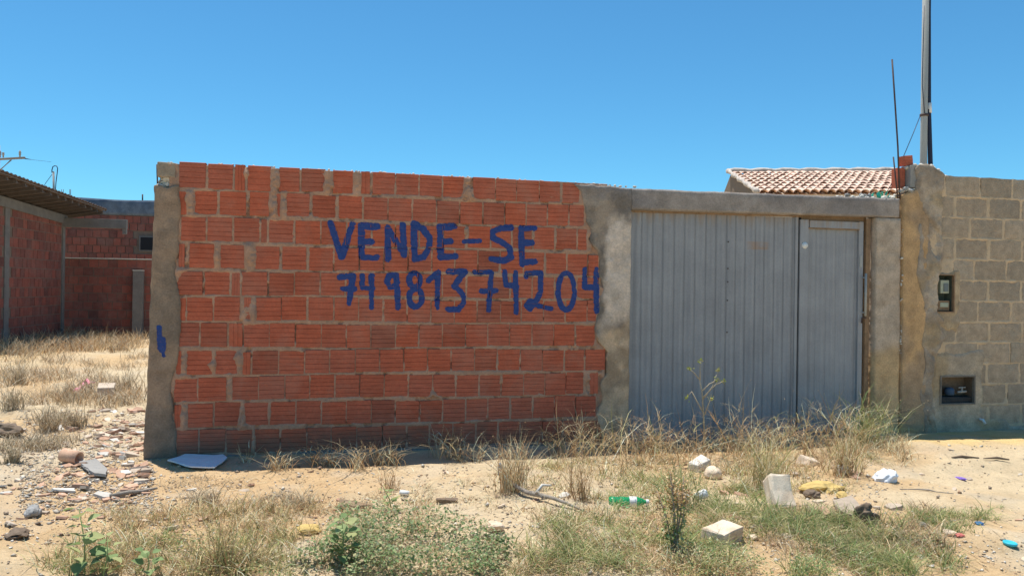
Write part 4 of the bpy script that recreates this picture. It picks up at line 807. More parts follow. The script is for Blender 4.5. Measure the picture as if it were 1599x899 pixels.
def paint(name, strokes, hw, parent, label, seed):
    pol = [[(P(*p).x, P(*p).z) for p in s] for s in strokes]; allp = [p for s in pol for p in s]; pxs = 0.0053 + 0.0003 * (allp[0][0] + 1) / 3.5; r = hw * pxs; st = 0.0055
    x0 = min(p[0] for p in allp) - r - .02; x1 = max(p[0] for p in allp) + r + .02; z0 = min(p[1] for p in allp) - r - .02; z1 = max(p[1] for p in allp) + r + .02
    xs = np.arange(x0, x1, st); zs = np.arange(z0, z1, st); X, Z = np.meshgrid(xs, zs); D = np.full(X.shape, 9.0)
    for s in pol:
        for (ax, az), (bx, bz) in zip(s[:-1], s[1:]):
            dx, dz = bx - ax, bz - az; L = dx * dx + dz * dz + 1e-9; t = np.clip(((X - ax) * dx + (Z - az) * dz) / L, 0, 1); D = np.minimum(D, np.hypot(X - ax - t * dx, Z - az - t * dz))
    D = D - r + (fbm(X * 45, Z * 45, 200 + seed, 4, .65) - .5) * 0.012 + (fbm(X * 9, Z * 9, 230 + seed, 2) - .5) * .012 + sstep(.60, .78, fbm(X * 28, Z * 50, 260 + seed, 3)) * .006
    gzz, gxx = np.gradient(D, st); gl_ = np.hypot(gxx, gzz) + 1e-6
    Dc = (D[:-1, :-1] + D[1:, 1:] + D[1:, :-1] + D[:-1, 1:]) / 4; keep = Dc < 0
    mv = np.where(np.abs(D) < st * .8, D, 0); Xn = X - gxx / gl_ * mv; Zn = Z - gzz / gl_ * mv
    I = np.arange(X.size).reshape(X.shape); Q = np.stack([I[:-1, :-1], I[:-1, 1:], I[1:, 1:], I[1:, :-1]], -1)[keep]; used, inv = np.unique(Q, return_inverse=True)
    V = np.stack([Xn.ravel()[used], np.zeros(len(used)), Zn.ravel()[used]], -1)
    for i in range(len(V)):
        hit = bvh.ray_cast(Vector((V[i, 0], -0.3, V[i, 2])), Vector((0, 1, 0)), 0.6); V[i, 1] = (hit[0].y if hit[0] is not None else 0.0) - 0.0022
    o = link(name, arr_mesh(name, V, inv.reshape(-1, 4)), M['paint'], parent); o['label'] = label; return o
for i, (ch, hw, st) in enumerate(glyphs):
    paint('painted_digit' if ch.isdigit() else 'painted_letter' if len(ch) == 1 else 'painted_dash', st, hw, wall, 'blue hand-painted ' + ('digit ' + ch if ch.isdigit() else 'letter ' + ch if len(ch) == 1 else 'dash'), i)
paint('paint_daub', [[(249, 512), (250, 530), (251, 548)], [(255, 530), (256, 556)]], 3.6, pillar_c, 'blue paint daub on the pillar', 40)
# ================================================================== PLANTS
def gpx(px, py):
    px = np.asarray(px, float); py = np.asarray(py, float); Rn = np.array(_Rm); d = np.stack([(px - CX) / F_PX, -(py - CY) / F_PX, -np.ones_like(px)], -1) @ Rn.T
    z = np.zeros_like(px)
    for _ in range(3):
        s = (z - CAM_H) / d[:, 2]; X = _C.x + d[:, 0] * s; Y = _C.y + d[:, 1] * s; z = zone_bumps(X, Y)
    return np.stack([X, Y, z], -1), s
STRAW = [(0.800, 0.652, 0.392), (0.800, 0.797, 0.551), (0.667, 0.507, 0.290), (0.493, 0.334, 0.189)]
GREY = [(0.60, 0.50, 0.35), (0.50, 0.40, 0.27), (0.70, 0.60, 0.43), (0.38, 0.28, 0.18), (0.46, 0.38, 0.24)]
OLIVE = [(0.435, 0.413, 0.160), (0.551, 0.493, 0.232), (0.319, 0.341, 0.123), (0.681, 0.566, 0.304)]
GREEN = [(0.232, 0.326, 0.109), (0.319, 0.392, 0.160), (0.406, 0.450, 0.217), (0.174, 0.261, 0.087)]
BROWN = [(0.478, 0.304, 0.160), (0.609, 0.406, 0.217), (0.392, 0.246, 0.131), (0.725, 0.551, 0.319)]
def blade_arrays(B, h, lean, width, pal, g, up=0.85):
    n = len(B); az = g.uniform(0, 2 * np.pi, n); wa = g.uniform(0, np.pi, n); D = np.stack([np.cos(az), np.sin(az), 0 * az], -1); W = np.stack([np.cos(wa), np.sin(wa), 0 * wa], -1)
    kink = g.normal(0, 0.10, (n, 3)); kink[:, 2] *= .3
    secs = []
    for t, wf in ((0.0, 1.0), (0.38, 0.9), (0.72, 0.6), (1.0, 0.0)):
        p = B + D * (h * lean * t ** 1.6)[:, None] + np.array([0, 0, 1.0]) * (h * t * (1 - 0.45 * np.clip(lean, 0, 1.6) * t) * up)[:, None] + kink * (h * (t * (1 - t)) * 2)[:, None]
        if wf > 0: secs += [p - W * (width * wf / 2)[:, None], p + W * (width * wf / 2)[:, None]]
        else: secs += [p]
    V = np.stack(secs, 1).reshape(-1, 3); o = np.arange(n)[:, None] * 7
    T = np.array([[0, 1, 3], [0, 3, 2], [2, 3, 5], [2, 5, 4], [4, 5, 6]]); Fc = (o[:, None, :] + T[None]).reshape(-1, 3)
    pc = np.array(pal)[g.integers(0, len(pal), n)] * g.uniform(0.55, 1.25, n)[:, None]; col = np.repeat(np.clip(pc, 0, .85), 7, 0)
    return V, Fc, col
def join(parts):
    Vs, Fs, Cs = [], [], []; o = 0
    for V, Fc, c in parts: Vs.append(V); Fs.append(Fc + o); Cs.append(c); o += len(V)
    return np.concatenate(Vs), np.concatenate(Fs), np.concatenate(Cs)
def in_wall(B): return (B[:, 1] > -0.05) & (B[:, 1] < 0.25) & (B[:, 0] > XL - .1)
def field(rect, n, hr, pal, seed, lean=(0.1, 0.9), wd=(0.003, 0.006), thr=0.5, sc=2.5, soft=.1, clump=0.0, up=.85):
    g = np.random.default_rng(seed); px = g.uniform(rect[0], rect[2], n * 3); py = g.uniform(rect[1], rect[3], n * 3); B, _ = gpx(px, py)
    cx, cy = (rect[0] + rect[2]) / 2, (rect[1] + rect[3]) / 2; e = np.maximum(np.abs(px - cx) / (rect[2] - rect[0]), np.abs(py - cy) / (rect[3] - rect[1])) * 2
    if rect[3] >= 899: e = np.where(py > cy, np.abs(px - cx) / (rect[2] - rect[0]) * 2, e)
    f = fbm(B[:, 0] * sc, B[:, 1] * sc, seed, 4) - sstep(.7, 1.0, e) * .25; k = (f + g.normal(0, soft, len(f)) > thr) & ~((B[:, 1] > -0.05) & (B[:, 0] > XL - .05)); B = B[k][:n]; m = len(B)
    if clump:
        ci = g.integers(0, m, m); cc = B[(ci // 14) * 14 % m]; B[:, :2] = cc[:, :2] + g.normal(0, clump, (m, 2)); B = B[~((B[:, 1] > -0.04) & (B[:, 0] > XL - .05))]; B[:, 2] = zone_bumps(B[:, 0], B[:, 1]); m = len(B)
    h = g.uniform(hr[0], hr[1], m) * (0.6 + 0.8 * fbm(B[:, 0] * 3, B[:, 1] * 3, seed + 9, 2)); B[:, 2] -= 0.01
    return blade_arrays(B, h, g.uniform(lean[0], lean[1], m), g.uniform(wd[0], wd[1], m), pal, g, up)
def leaves_arrays(B, size, pal, g, tilt=0.6):
    n = len(B); az = g.uniform(0, 2 * np.pi, n); d = np.stack([np.cos(az), np.sin(az), g.normal(0.1, tilt, n)], -1); d /= np.linalg.norm(d, axis=1)[:, None]
    s = np.cross(d, g.normal(0, 1, (n, 3)) * np.array([.5, .5, .5]) + np.array([0, 0, 1.0])); s /= np.linalg.norm(s, axis=1)[:, None]; nn = np.cross(s, d); L = size[:, None]
    V = np.stack([B, B + d * L * .5 + s * L * .33 + nn * L * .08, B + d * L, B + d * L * .5 - s * L * .33 + nn * L * .08], 1).reshape(-1, 3); o = np.arange(n)[:, None] * 4
    Fc = (o[:, None, :] + np.array([[0, 1, 2], [0, 2, 3]])[None]).reshape(-1, 3); c = np.repeat(np.array(pal)[g.integers(0, len(pal), n)] * g.uniform(.7, 1.25, n)[:, None], 4, 0)
    return V, Fc, c
def stuff(name, parts, label, cat, mat):
    V, Fc, c = join(parts); return tag(link(name, arr_mesh(name, V, Fc, c), mat), label, cat, kind='stuff')
W3 = (.0028, .0052)
stuff('dry_grass', [field((760, 690, 1400, 748), 1900, (.05, .24), STRAW + BROWN, 301, (.2, 1.3), (.003, .006), .46, 2.5, .12, .03),
  field((760, 715, 1400, 790), 3400, (.04, .16), STRAW + OLIVE, 302, (.3, 1.4), (.003, .006), .48, 3, .1, .04),
  field((240, 742, 560, 800), 1500, (.03, .10), GREY, 303, (.4, 1.5), W3, .56, 2.2, .06, .04), field((560, 735, 800, 800), 900, (.03, .10), STRAW, 304, (.4, 1.5), W3, .55, 3, .08, .03), field((1290, 680, 1420, 730), 1000, (.05, .2), STRAW, 306, (.3, 1.3), (.003, .006), .45, 3, .1, .03),
  field((40, 790, 500, 899), 4200, (.05, .18), BROWN + STRAW + OLIVE, 305, (.2, 1.3), W3, .50, 2.6, .07, .035), field((760, 790, 1180, 899), 3200, (.05, .15), BROWN + STRAW, 307, (.3, 1.5), W3, .5, 3, .08, .035),
  field((1150, 790, 1500, 899), 3000, (.05, .15), BROWN + GREY, 308, (.3, 1.5), W3, .5, 3, .08, .035), field((480, 780, 790, 899), 1800, (.05, .17), BROWN + STRAW, 309, (.3, 1.4), W3, .48, 3, .08, .035)]
  + [field(r, n, (.06, .2), GREY + STRAW + BROWN, 340 + i, (.8, 1.8), W3, t, 3, .12, 0, .10) for i, (r, n, t) in enumerate((((40, 780, 520, 899), 2600, .45), ((480, 780, 800, 899), 1200, .47), ((760, 700, 1420, 800), 4200, .42), ((780, 790, 1520, 899), 4200, .42), ((240, 730, 780, 800), 1200, .52), ((1380, 690, 1599, 899), 350, .55)))],
  'dry straw-coloured grass spread over the sandy foreground and gate foot', 'grass', M['straw'])
stuff('lot_grass', [field((-30, 508, 240, 560), 6500, (.16, .50), GREY + BROWN, 311, (.1, 1.0), (.006, .012), .42, 1.2, .1, .10), field((-30, 555, 245, 640), 4200, (.08, .30), GREY + BROWN[:2], 312, (.2, 1.2), (.004, .009), .51, 1.2, .1, .07), field((-30, 625, 130, 710), 1600, (.06, .2), GREY, 313, (.2, 1.1), (.005, .008), .53, 2, .08, .05), field((-30, 540, 250, 720), 3500, (.08, .25), GREY, 314, (.8, 1.8), (.005, .009), .45, 2, .1, 0, .12)],
  'tall greyish dry grass across the empty lot left of the wall', 'grass', M['straw'])
stuff('green_grass', [field((790, 790, 1180, 899), 4600, (.05, .16), OLIVE + GREEN, 321, (.3, 1.4), W3, .47, 2.5, .08, .03), field((1120, 800, 1550, 899), 6500, (.05, .17), GREEN + OLIVE, 322, (.3, 1.4), W3, .47, 2.3, .08, .03),
  field((60, 820, 490, 899), 2000, (.05, .14), OLIVE + GREEN, 323, (.2, 1.3), W3, .53, 2.6, .08, .03), field((930, 745, 1230, 810), 1700, (.04, .14), OLIVE + GREEN, 324, (.3, 1.3), W3, .5, 3, .08, .03), field((1400, 790, 1599, 850), 600, (.03, .09), GREEN, 325, (.3, 1.3), W3, .57, 3, .05, .03),
  field((1080, 765, 1220, 800), 600, (.04, .1), GREEN, 326, (.3, 1.2), W3, .45, 3, .1, .03)], 'low green and olive grass along the bottom of the view', 'grass', M['plant'])
def cover(rect, n, hmax, size, pal, seed, thr):
    g = np.random.default_rng(seed); px = g.uniform(rect[0], rect[2], n * 3); py = g.uniform(rect[1], rect[3], n * 3); B, _ = gpx(px, py); f = fbm(B[:, 0] * 2.6, B[:, 1] * 2.6, seed, 4)
    e = np.hypot((px - (rect[0] + rect[2]) / 2) / (rect[2] - rect[0]), np.clip((rect[1] + rect[3]) / 2 + 15 - py, 0, 999) / (rect[3] - rect[1])) * 2; f = f - sstep(.35, 1.0, e) * .42
    k = f + g.normal(0, .05, len(f)) > thr; B = B[k][:n]; f = f[k][:n]; B[:, 2] += g.random(len(B)) ** .7 * hmax * np.clip((f - thr + .08) * 5, .2, 1.2); return leaves_arrays(B, g.uniform(*size, len(B)), pal, g)
LG = [(0.22, 0.31, 0.13), (0.30, 0.38, 0.18), (0.17, 0.25, 0.10), (0.40, 0.43, 0.25), (0.46, 0.42, 0.22), (0.52, 0.42, 0.25)]
stuff('ground_cover', [cover((430, 785, 860, 915), 8000, .15, (.008, .026), LG, 331, .44), cover((780, 795, 1300, 915), 5200, .11, (.006, .016), OLIVE + LG, 332, .44), cover((30, 815, 520, 915), 4200, .11, (.006, .018), OLIVE + BROWN + LG[:2], 333, .45), cover((1150, 800, 1590, 915), 5200, .11, (.006, .016), LG + GREEN, 334, .44), cover((880, 735, 1260, 815), 1800, .10, (.006, .014), OLIVE + LG, 335, .5), cover((740, 690, 1420, 760), 3000, .12, (.005, .012), STRAW + BROWN, 336, .46)],
  'scruffy green weeds and creeping leaves low in the foreground', 'ground cover', M['plant'])
def px_scale(py_base, px): p = gz(px, py_base); return (p - _C).length / F_PX * 0.97
def tuft(name, px, py, hpx, n, pal, label, group, seed, spread=.35, lean=(.1, .8), wd=(.003, .006), twigs=0, cat='grass'):
    g = np.random.default_rng(seed); b = G(px, py); s = px_scale(py, px); h = hpx * s
    if b.y > -0.07 and b.x > XL: b = Vector((b.x, -0.07, gh(b.x, -0.07)))
    B = np.zeros((n, 3)); B[:, :2] = g.normal(0, h * spread * .22, (n, 2)); B[:, 2] = -0.012
    if b.y > -0.25: B[:, 1] = -np.abs(B[:, 1])
    parts = [blade_arrays(B, g.uniform(.35, 1.12, n) * h, g.uniform(lean[0], lean[1], n), g.uniform(wd[0], wd[1], n), pal, g, 1.0)]
    # side twigs springing from the stems
    if twigs:
        m = twigs; src = g.integers(0, n, m); V0 = parts[0][0].reshape(n, 7, 3); t0 = V0[src, 4] * .5 + V0[src, 3] * .5
        parts.append(blade_arrays(t0, g.uniform(.10, .34, m) * h, g.uniform(.4, 1.9, m), g.uniform(wd[0] * .7, wd[1] * .8, m), pal, g, 1.0))
        tip = V0[src, 6]; tip = V0[src[:m // 2], 6] * .94 + V0[src[:m // 2], 5] * .06; parts.append(leaves_arrays(tip, g.uniform(.004, .010, m // 2), BROWN + STRAW[2:], g, .8))
    V, Fc, c = join(parts); o = link(name, arr_mesh(name, V, Fc, c), M['straw'], None, b); tag(o, label, cat, group); return o
ORD = ['first', 'second', 'third', 'fourth', 'fifth', 'sixth', 'seventh', 'eighth', 'ninth', 'tenth', 'eleventh', 'twelfth', 'thirteenth', 'fourteenth', 'fifteenth', 'sixteenth', 'seventeenth', 'eighteenth', 'nineteenth']
TG = 'dry tufts along the foot of the brick wall'; TL = 'dry grass tuft rooted in the shade at the foot of the brick wall'
for i, (px, py, h, n) in enumerate(((385, 716, 28, 24), (430, 724, 26, 30), (440, 718, 40, 36), (497, 720, 46, 50), (520, 716, 34, 30), (563, 716, 62, 50), (590, 717, 46, 50), (612, 712, 50, 34), (690, 708, 58, 40), (712, 706, 54, 50), (742, 705, 44, 40))):
    tuft('grass_tuft', px, py + 6 + (i * 5) % 13, h + 14, n, STRAW + BROWN, ORD[i] + ' dry tuft from the left at the foot of the brick wall', TG, 400 + i, .55, (.2, 1.3), (.0035, .0065), n)
TG2 = 'dry tufts before the metal gate'; TL2 = 'straw-coloured dry grass tuft at the foot of the metal gate'
for i, (px, py, h, n) in enumerate(((868, 706, 70, 70), (895, 702, 84, 80), (918, 700, 96, 70), (945, 698, 84, 70), (968, 700, 92, 60), (992, 700, 80, 60), (1020, 700, 74, 70), (1045, 699, 84, 70), (1075, 700, 76, 60), (1098, 698, 92, 60), (1138, 697, 80, 60), (1160, 700, 100, 80), (1180, 702, 110, 90), (1202, 700, 100, 80), (1226, 697, 84, 60), (1262, 694, 78, 70), (1282, 693, 96, 80), (1306, 692, 86, 70), (1322, 686, 100, 60))):
    tuft('grass_tuft', px, py + 6 + (i * 7) % 19, h * (0.75 + .5 * ((i * 37) % 10) / 10) + 8, int(n * .5), STRAW + BROWN + (BROWN if i % 2 else OLIVE[:2]), ORD[i] + ' dry tuft from the left in the row before the metal gate', TG2, 430 + i, .7, (.1, 1.5), (.003, .0065), int(n * 1.3))
tuft('dry_bush', 800, 768, 112, 190, BROWN + STRAW[:2], 'large reddish-brown dry bush with a blue scrap caught in it', None, 470, .55, (.1, .9), (.0028, .005), 260, 'bush')
tuft('dry_bush', 905, 782, 84, 90, BROWN, 'slender brown dry weed left of the green bottle', None, 471, .45, (.05, .6), (.0028, .005), 120, 'bush')
tuft('dry_bush', 1190, 762, 110, 170, STRAW + OLIVE, 'tall straw-coloured bush behind the big pale stone', None, 472, .5, (.1, .8), (.003, .0055), 200, 'bush')
tuft('dry_bush', 1318, 742, 84, 150, STRAW + OLIVE + BROWN, 'mixed brown and olive bush by the white crumpled ball', None, 473, .55, (.1, .9), (.003, .0055), 160, 'bush')
tuft('green_bush', 1352, 696, 98, 130, OLIVE + GREEN[:3] + STRAW[:2], 'leafy olive-green bush leaning on the post right of the door', None, 474, .55, (.1, 1.1), (.004, .007), 330, 'bush')
tuft('green_bush', 1060, 790, 90, 150, OLIVE + GREEN, 'olive bush just right of the green bottle', None, 475, .6, (.1, .9), (.003, .006), 160, 'bush')
tuft('dry_bush', 345, 888, 96, 150, BROWN + OLIVE, 'brown upright grass clump in the left foreground beside the broadleaf weed', None, 476, .7, (.1, .7), (.003, .005), 120, 'bush')
tuft('dry_bush', 320, 785, 42, 200, GREY, 'flat grey dry grass clump below the white board', None, 477, 1.1, (.4, 1.4), (.003, .005), 60, 'bush')
tuft('dry_bush', 470, 790, 44, 160, GREY, 'low grey dry clump left of the weathered wood chunk', None, 478, 1.0, (.4, 1.4), (.003, .005), 60, 'bush')
tuft('dry_bush', 610, 765, 48, 50, BROWN, 'thin brown weed on open sand before the wall', None, 479, .6, (.1, .8), (.003, .005), 50, 'bush')
for i, (px, py, h) in enumerate(((75, 672, 50), (122, 668, 40), (20, 640, 44), (20, 722, 34), (196, 610, 36), (30, 600, 40))):
    tuft('dry_bush', px, py, h, 110, GREY, ('spindly grey dry bush above the clay pipe piece', 'grey dry bush on bare ground just left of the rubble spill', 'grey dry bush at the left edge above the burnt scrap', 'low grey dry bush at the left edge below the burnt scrap', 'grey dry bush right of the concrete block in the lot', 'grey dry bush furthest back at the left edge of the lot')[i], 'dry bushes in the empty lot', 490 + i, .7, (.1, .9), (.004, .008), 120, 'bush')
M['pale_twig'] = matte('pale_twig', (0.44, 0.37, 0.26), .2, 20, bmp=.1)
# tall thin weed against the gate, with small yellow-green flower heads
wb_ = G(1102, 716); wd_ = tag(empty('tall_weed', wb_), 'tall thin weed with yellow-green buds standing before the metal gate', 'weed')
def wl2(px, py): q = P(px, py, wb_.y) - wb_; return tuple(q)
link('stem', tube_mesh('stem', [wl2(1102, 718), wl2(1098, 640), wl2(1096, 610), wl2(1092, 592)], [.007, .006, .005, .0035], 6), M['pale_twig'], wd_)
for a, b, c in (((1096, 612), (1108, 600), (1120, 594)), ((1097, 625), (1112, 605), (1122, 578)), ((1093, 594), (1093, 575), (1094, 565)), ((1093, 594), (1083, 582), (1076, 577)), ((1097, 622), (1118, 601), (1130, 596)), ((1098, 645), (1080, 612), (1072, 622)), ((1099, 650), (1108, 628), (1110, 622))):
    br = link('branch', tube_mesh('branch', [wl2(*a), wl2(*b), wl2(*c)], [.0045, .0038, .003], 5), M['pale_twig'], wd_)
    g = np.random.default_rng(int(a[0] * 7 + c[1])); B = np.array(wl2(*c)) + g.normal(0, .010, (26, 3)); V, Fc, cc = leaves_arrays(B, g.uniform(.010, .022, 26), [(0.38, 0.42, 0.08), (0.26, 0.32, 0.08), (.42, .36, .12)], g, .8); o = link('bud', arr_mesh('bud', V, Fc, cc), M['plant'], br); o['kind'] = 'stuff'
# plant with brown seed heads
sb = G(1052, 868); sp_ = tag(empty('seed_weed', sb), 'upright weed with rusty brown seed heads right of the green bottle', 'weed'); ss = px_scale(868, 1052); g = np.random.default_rng(601)
for k, (dx, h) in enumerate(((-14, 122), (-8, 104), (4, 96), (16, 112), (24, 84), (-22, 90))):
    top = Vector((dx * ss, .02 * k - .05, h * ss)); st_ = link('stem', tube_mesh('stem', [(0, 0, -.01), tuple(top * .5 + Vector((.01, 0, .01))), tuple(top)], [.005, .004, .002], 5), M['grey_wood'], sp_)
    n = 130; t = g.uniform(.62, 1.05, n); B = np.outer(t, np.array(top)) + g.normal(0, .016, (n, 3)); V, Fc, c = leaves_arrays(B, g.uniform(.008, .018, n), BROWN + [(0.45, 0.26, 0.10)], g, .7); o = link('seed_head', arr_mesh('seed_head', V, Fc, c), M['straw'], st_); o['kind'] = 'stuff'
    n = 60; t = g.uniform(.1, .7, n); B = np.outer(t, np.array(top)) + g.normal(0, .02, (n, 3)); V, Fc, c = leaves_arrays(B, g.uniform(.012, .03, n), OLIVE + GREEN, g, .7); o = link('foliage', arr_mesh('foliage', V, Fc, c), M['plant'], st_); o['kind'] = 'stuff'
# broad-leaved weeds in the lower left corner
def leaf_mesh(seed):
    r = random.Random(seed); n = 7; V = []; Fc = []
    prof = [0.0, .30, .44, .46, .36, .20, 0.0]; bend = r.uniform(.1, .35)
    for i in range(n):
        t = i / (n - 1); z = -bend * t * t; V += [(-prof[i] * .9, t, z + prof[i] * .28 + r.uniform(-.02, .02)), (0, t, z), (prof[i] * .9, t, z + prof[i] * .28 + r.uniform(-.02, .02))]
    for i in range(n - 1): o = i * 3; Fc += [(o, o + 1, o + 4, o + 3), (o + 1, o + 2, o + 5, o + 4)]
    me = pyd('leaf', V, Fc, True); cc = np.array([(0.25, 0.34, 0.14), (0.36, 0.43, 0.20), (0.20, 0.28, 0.11), (0.42, 0.44, 0.20)][seed % 4]); set_col(me, np.tile(cc, (len(me.vertices), 1))); me.materials.append(M['plant']); return me
LV = [leaf_mesh(i) for i in range(8)]
M['green_stem'] = matte('green_stem', (0.26, 0.33, 0.13), .2, 20, bmp=.1)
def broadleaf(px, py, hpx, n, label, seed, lean=(0, 0)):
    r = random.Random(seed); b = G(px, py); s = px_scale(py, px); h = hpx * s; e = tag(empty('broadleaf_weed', b), label, 'weed', None)
    top = Vector((lean[0] * s, lean[1], h)); link('stem', tube_mesh('stem', [(0, 0, -.02), tuple(top * .5 + Vector((.012, 0, 0))), tuple(top)], [.004, .0035, .002], 6), M['green_stem'], e)
    for k in range(n):
        t = .12 + .88 * k / (n - 1); L = (.098 - .05 * t) * r.uniform(.7, 1.25) * (hpx / 95) ** .4; p = top * t + Vector((.012 * math.sin(3.1 * t), 0, 0)); az = k * 2.4 + r.uniform(-.4, .4); d = Vector((math.cos(az), math.sin(az), 0)) * .022
        link('leaf', LV[r.randrange(8)], None, e, tuple(p + d), (R(r.uniform(-10, 45)), R(r.uniform(-20, 20)), az - math.pi / 2), (L, L, L))
broadleaf(132, 899, 92, 18, 'broad-leaved green weed, tallest one in the lower left corner', 611, (-8, 0)); broadleaf(158, 905, 56, 12, 'leafy green weed hugging the tallest weed on its right', 612, (6, .02)); broadleaf(228, 902, 40, 11, 'short broad-leaved weed, right one of the lower left trio', 613)
broadleaf(612, 800, 40, 12, 'small dark-green seedling alone on the sand before the wall', 614, (-14, 0)); broadleaf(532, 880, 74, 22, 'taller leafy weed at the left edge of the green creeper patch', 615)

# ================================================================== DEBRIS
def shard_mesh(seed, mat):
    r = random.Random(seed); n = r.randint(4, 7); ths = sorted(r.uniform(0, 2 * math.pi) for _ in range(n)); ths = [2 * math.pi * (k + r.uniform(-.3, .3)) / n for k in range(n)]; asp = r.uniform(.45, .95); th = r.uniform(.10, .2); cv = r.uniform(0, .12)
    top = []; bot = []
    for t in ths: rr = r.uniform(.35, .55); x, y = math.cos(t) * rr, math.sin(t) * rr * asp; top.append((x, y, th / 2 + r.uniform(-.03, .03) - cv * 4 * y * y)); bot.append((x * 1.04, y * 1.04, -th / 2 - cv * 4 * y * y))
    V = top + bot; Fc = [tuple(range(n)), tuple(range(2 * n - 1, n - 1, -1))] + [(k, n + k, n + (k + 1) % n, (k + 1) % n) for k in range(n)]; me = pyd('shard', V, Fc); me.materials.append(mat); return me
SH = {k: [shard_mesh(700 + 10 * j + i, M[m]) for i in range(6)] for j, (k, m) in enumerate((('clay', 'clay'), ('pale', 'pale_shard'), ('white', 'white_shard')))}
SLAB = {'clay': 'broken orange clay shard', 'pale': 'broken pale cement chip', 'white': 'broken whitish plaster chip'}
def scatter(rect, n, size, where, group, seed, wts=(('clay', .5), ('pale', .36), ('white', .14)), bias=None):
    r = random.Random(seed); c = 0
    while c < n:
        px, py = r.uniform(rect[0], rect[2]), r.uniform(rect[1], rect[3])
        if bias and r.random() > bias(px, py): continue
        k = r.choices([w[0] for w in wts], [w[1] for w in wts])[0]; q = G(px, py)
        if q.y > -0.12 and q.x > XL - .12: c += 1; continue
        s = r.uniform(*size) ** 1.0; o = link(k + '_shard' if k != 'clay' else 'clay_shard', SH[k][r.randrange(6)], None, None, (q.x, q.y, q.z + s * .07), (R(r.gauss(0, 11)), R(r.gauss(0, 11)), r.uniform(0, 6.28)), (s, s, s * r.uniform(.7, 1.3))); tag(o, SLAB[k] + ' ' + where, 'shard', group + ', ' + k); c += 1
scatter((60, 640, 232, 785), 210, (.04, .15), 'in the rubble spill left of the wall', 'rubble spill left of the wall', 711, bias=lambda x, y: max(0.05, min(1, (x - 60) / 130)) * (1 if y < 745 else .5))
scatter((0, 660, 240, 830), 60, (.04, .10), 'on bare ground at the left edge', 'chips on the bare ground left', 712, (('clay', .35), ('pale', .5), ('white', .15)))
scatter((240, 735, 780, 850), 34, (.03, .08), 'on the sand before the brick wall', 'chips before the brick wall', 713, (('clay', .3), ('pale', .6), ('white', .1)))
scatter((1130, 740, 1400, 850), 40, (.04, .12), 'among the rubbish right of centre', 'chips among the rubbish', 714, (('clay', .35), ('pale', .5), ('white', .15)))
scatter((1400, 700, 1599, 880), 14, (.025, .06), 'on the bare sand at the right edge', 'chips on the sand right', 715, (('clay', .3), ('pale', .6), ('white', .1)))
scatter((780, 730, 1130, 800), 16, (.03, .07), 'in the dry grass before the gate', 'chips in the dry grass', 716, (('clay', .3), ('pale', .5), ('white', .2)))
# fine gravel nobody could count
def gravel(rects, seed):
    g = np.random.default_rng(seed); PX = []; PY = []
    for (a, b, c, d, n) in rects: PX.append(g.uniform(a, c, n)); PY.append(g.uniform(b, d, n))
    B, s = gpx(np.concatenate(PX), np.concatenate(PY)); k = ~((B[:, 1] > -.03) & (B[:, 0] > XL - .05)); B = B[k]; n = len(B); r = g.uniform(.0025, .009, n) * np.where(g.random(n) < .10, 2.2, 1.0)
    oct_ = np.array([[1, 0, 0], [-1, 0, 0], [0, 1, 0], [0, -1, 0], [0, 0, .5], [0, 0, -.5]], float); V = B[:, None, :] + (oct_[None] + g.normal(0, .28, (n, 6, 3))) * r[:, None, None]; V[:, :, 2] += (r * .3)[:, None]
    T = np.array([[0, 2, 4], [2, 1, 4], [1, 3, 4], [3, 0, 4], [2, 0, 5], [1, 2, 5], [3, 1, 5], [0, 3, 5]]); Fc = (np.arange(n)[:, None, None] * 6 + T[None]).reshape(-1, 3)
    pal = np.array([(.60, .49, .35), (.66, .58, .46), (.56, .36, .23), (.52, .46, .37), (.74, .68, .58), (.44, .33, .23)]); c = np.repeat(pal[g.integers(0, 6, n)] * g.uniform(.8, 1.15, n)[:, None], 6, 0)
    return tag(link('gravel', arr_mesh('gravel', V.reshape(-1, 3), Fc, c), M['cement']), 'fine grit and gravel strewn over the sandy ground', 'gravel', kind='stuff')
gravel([(30, 640, 240, 800, 6500), (0, 640, 300, 850, 2200), (200, 720, 800, 880, 2600), (780, 720, 1400, 880, 2200), (1300, 690, 1640, 899, 900), (0, 850, 1599, 930, 900)], 721)

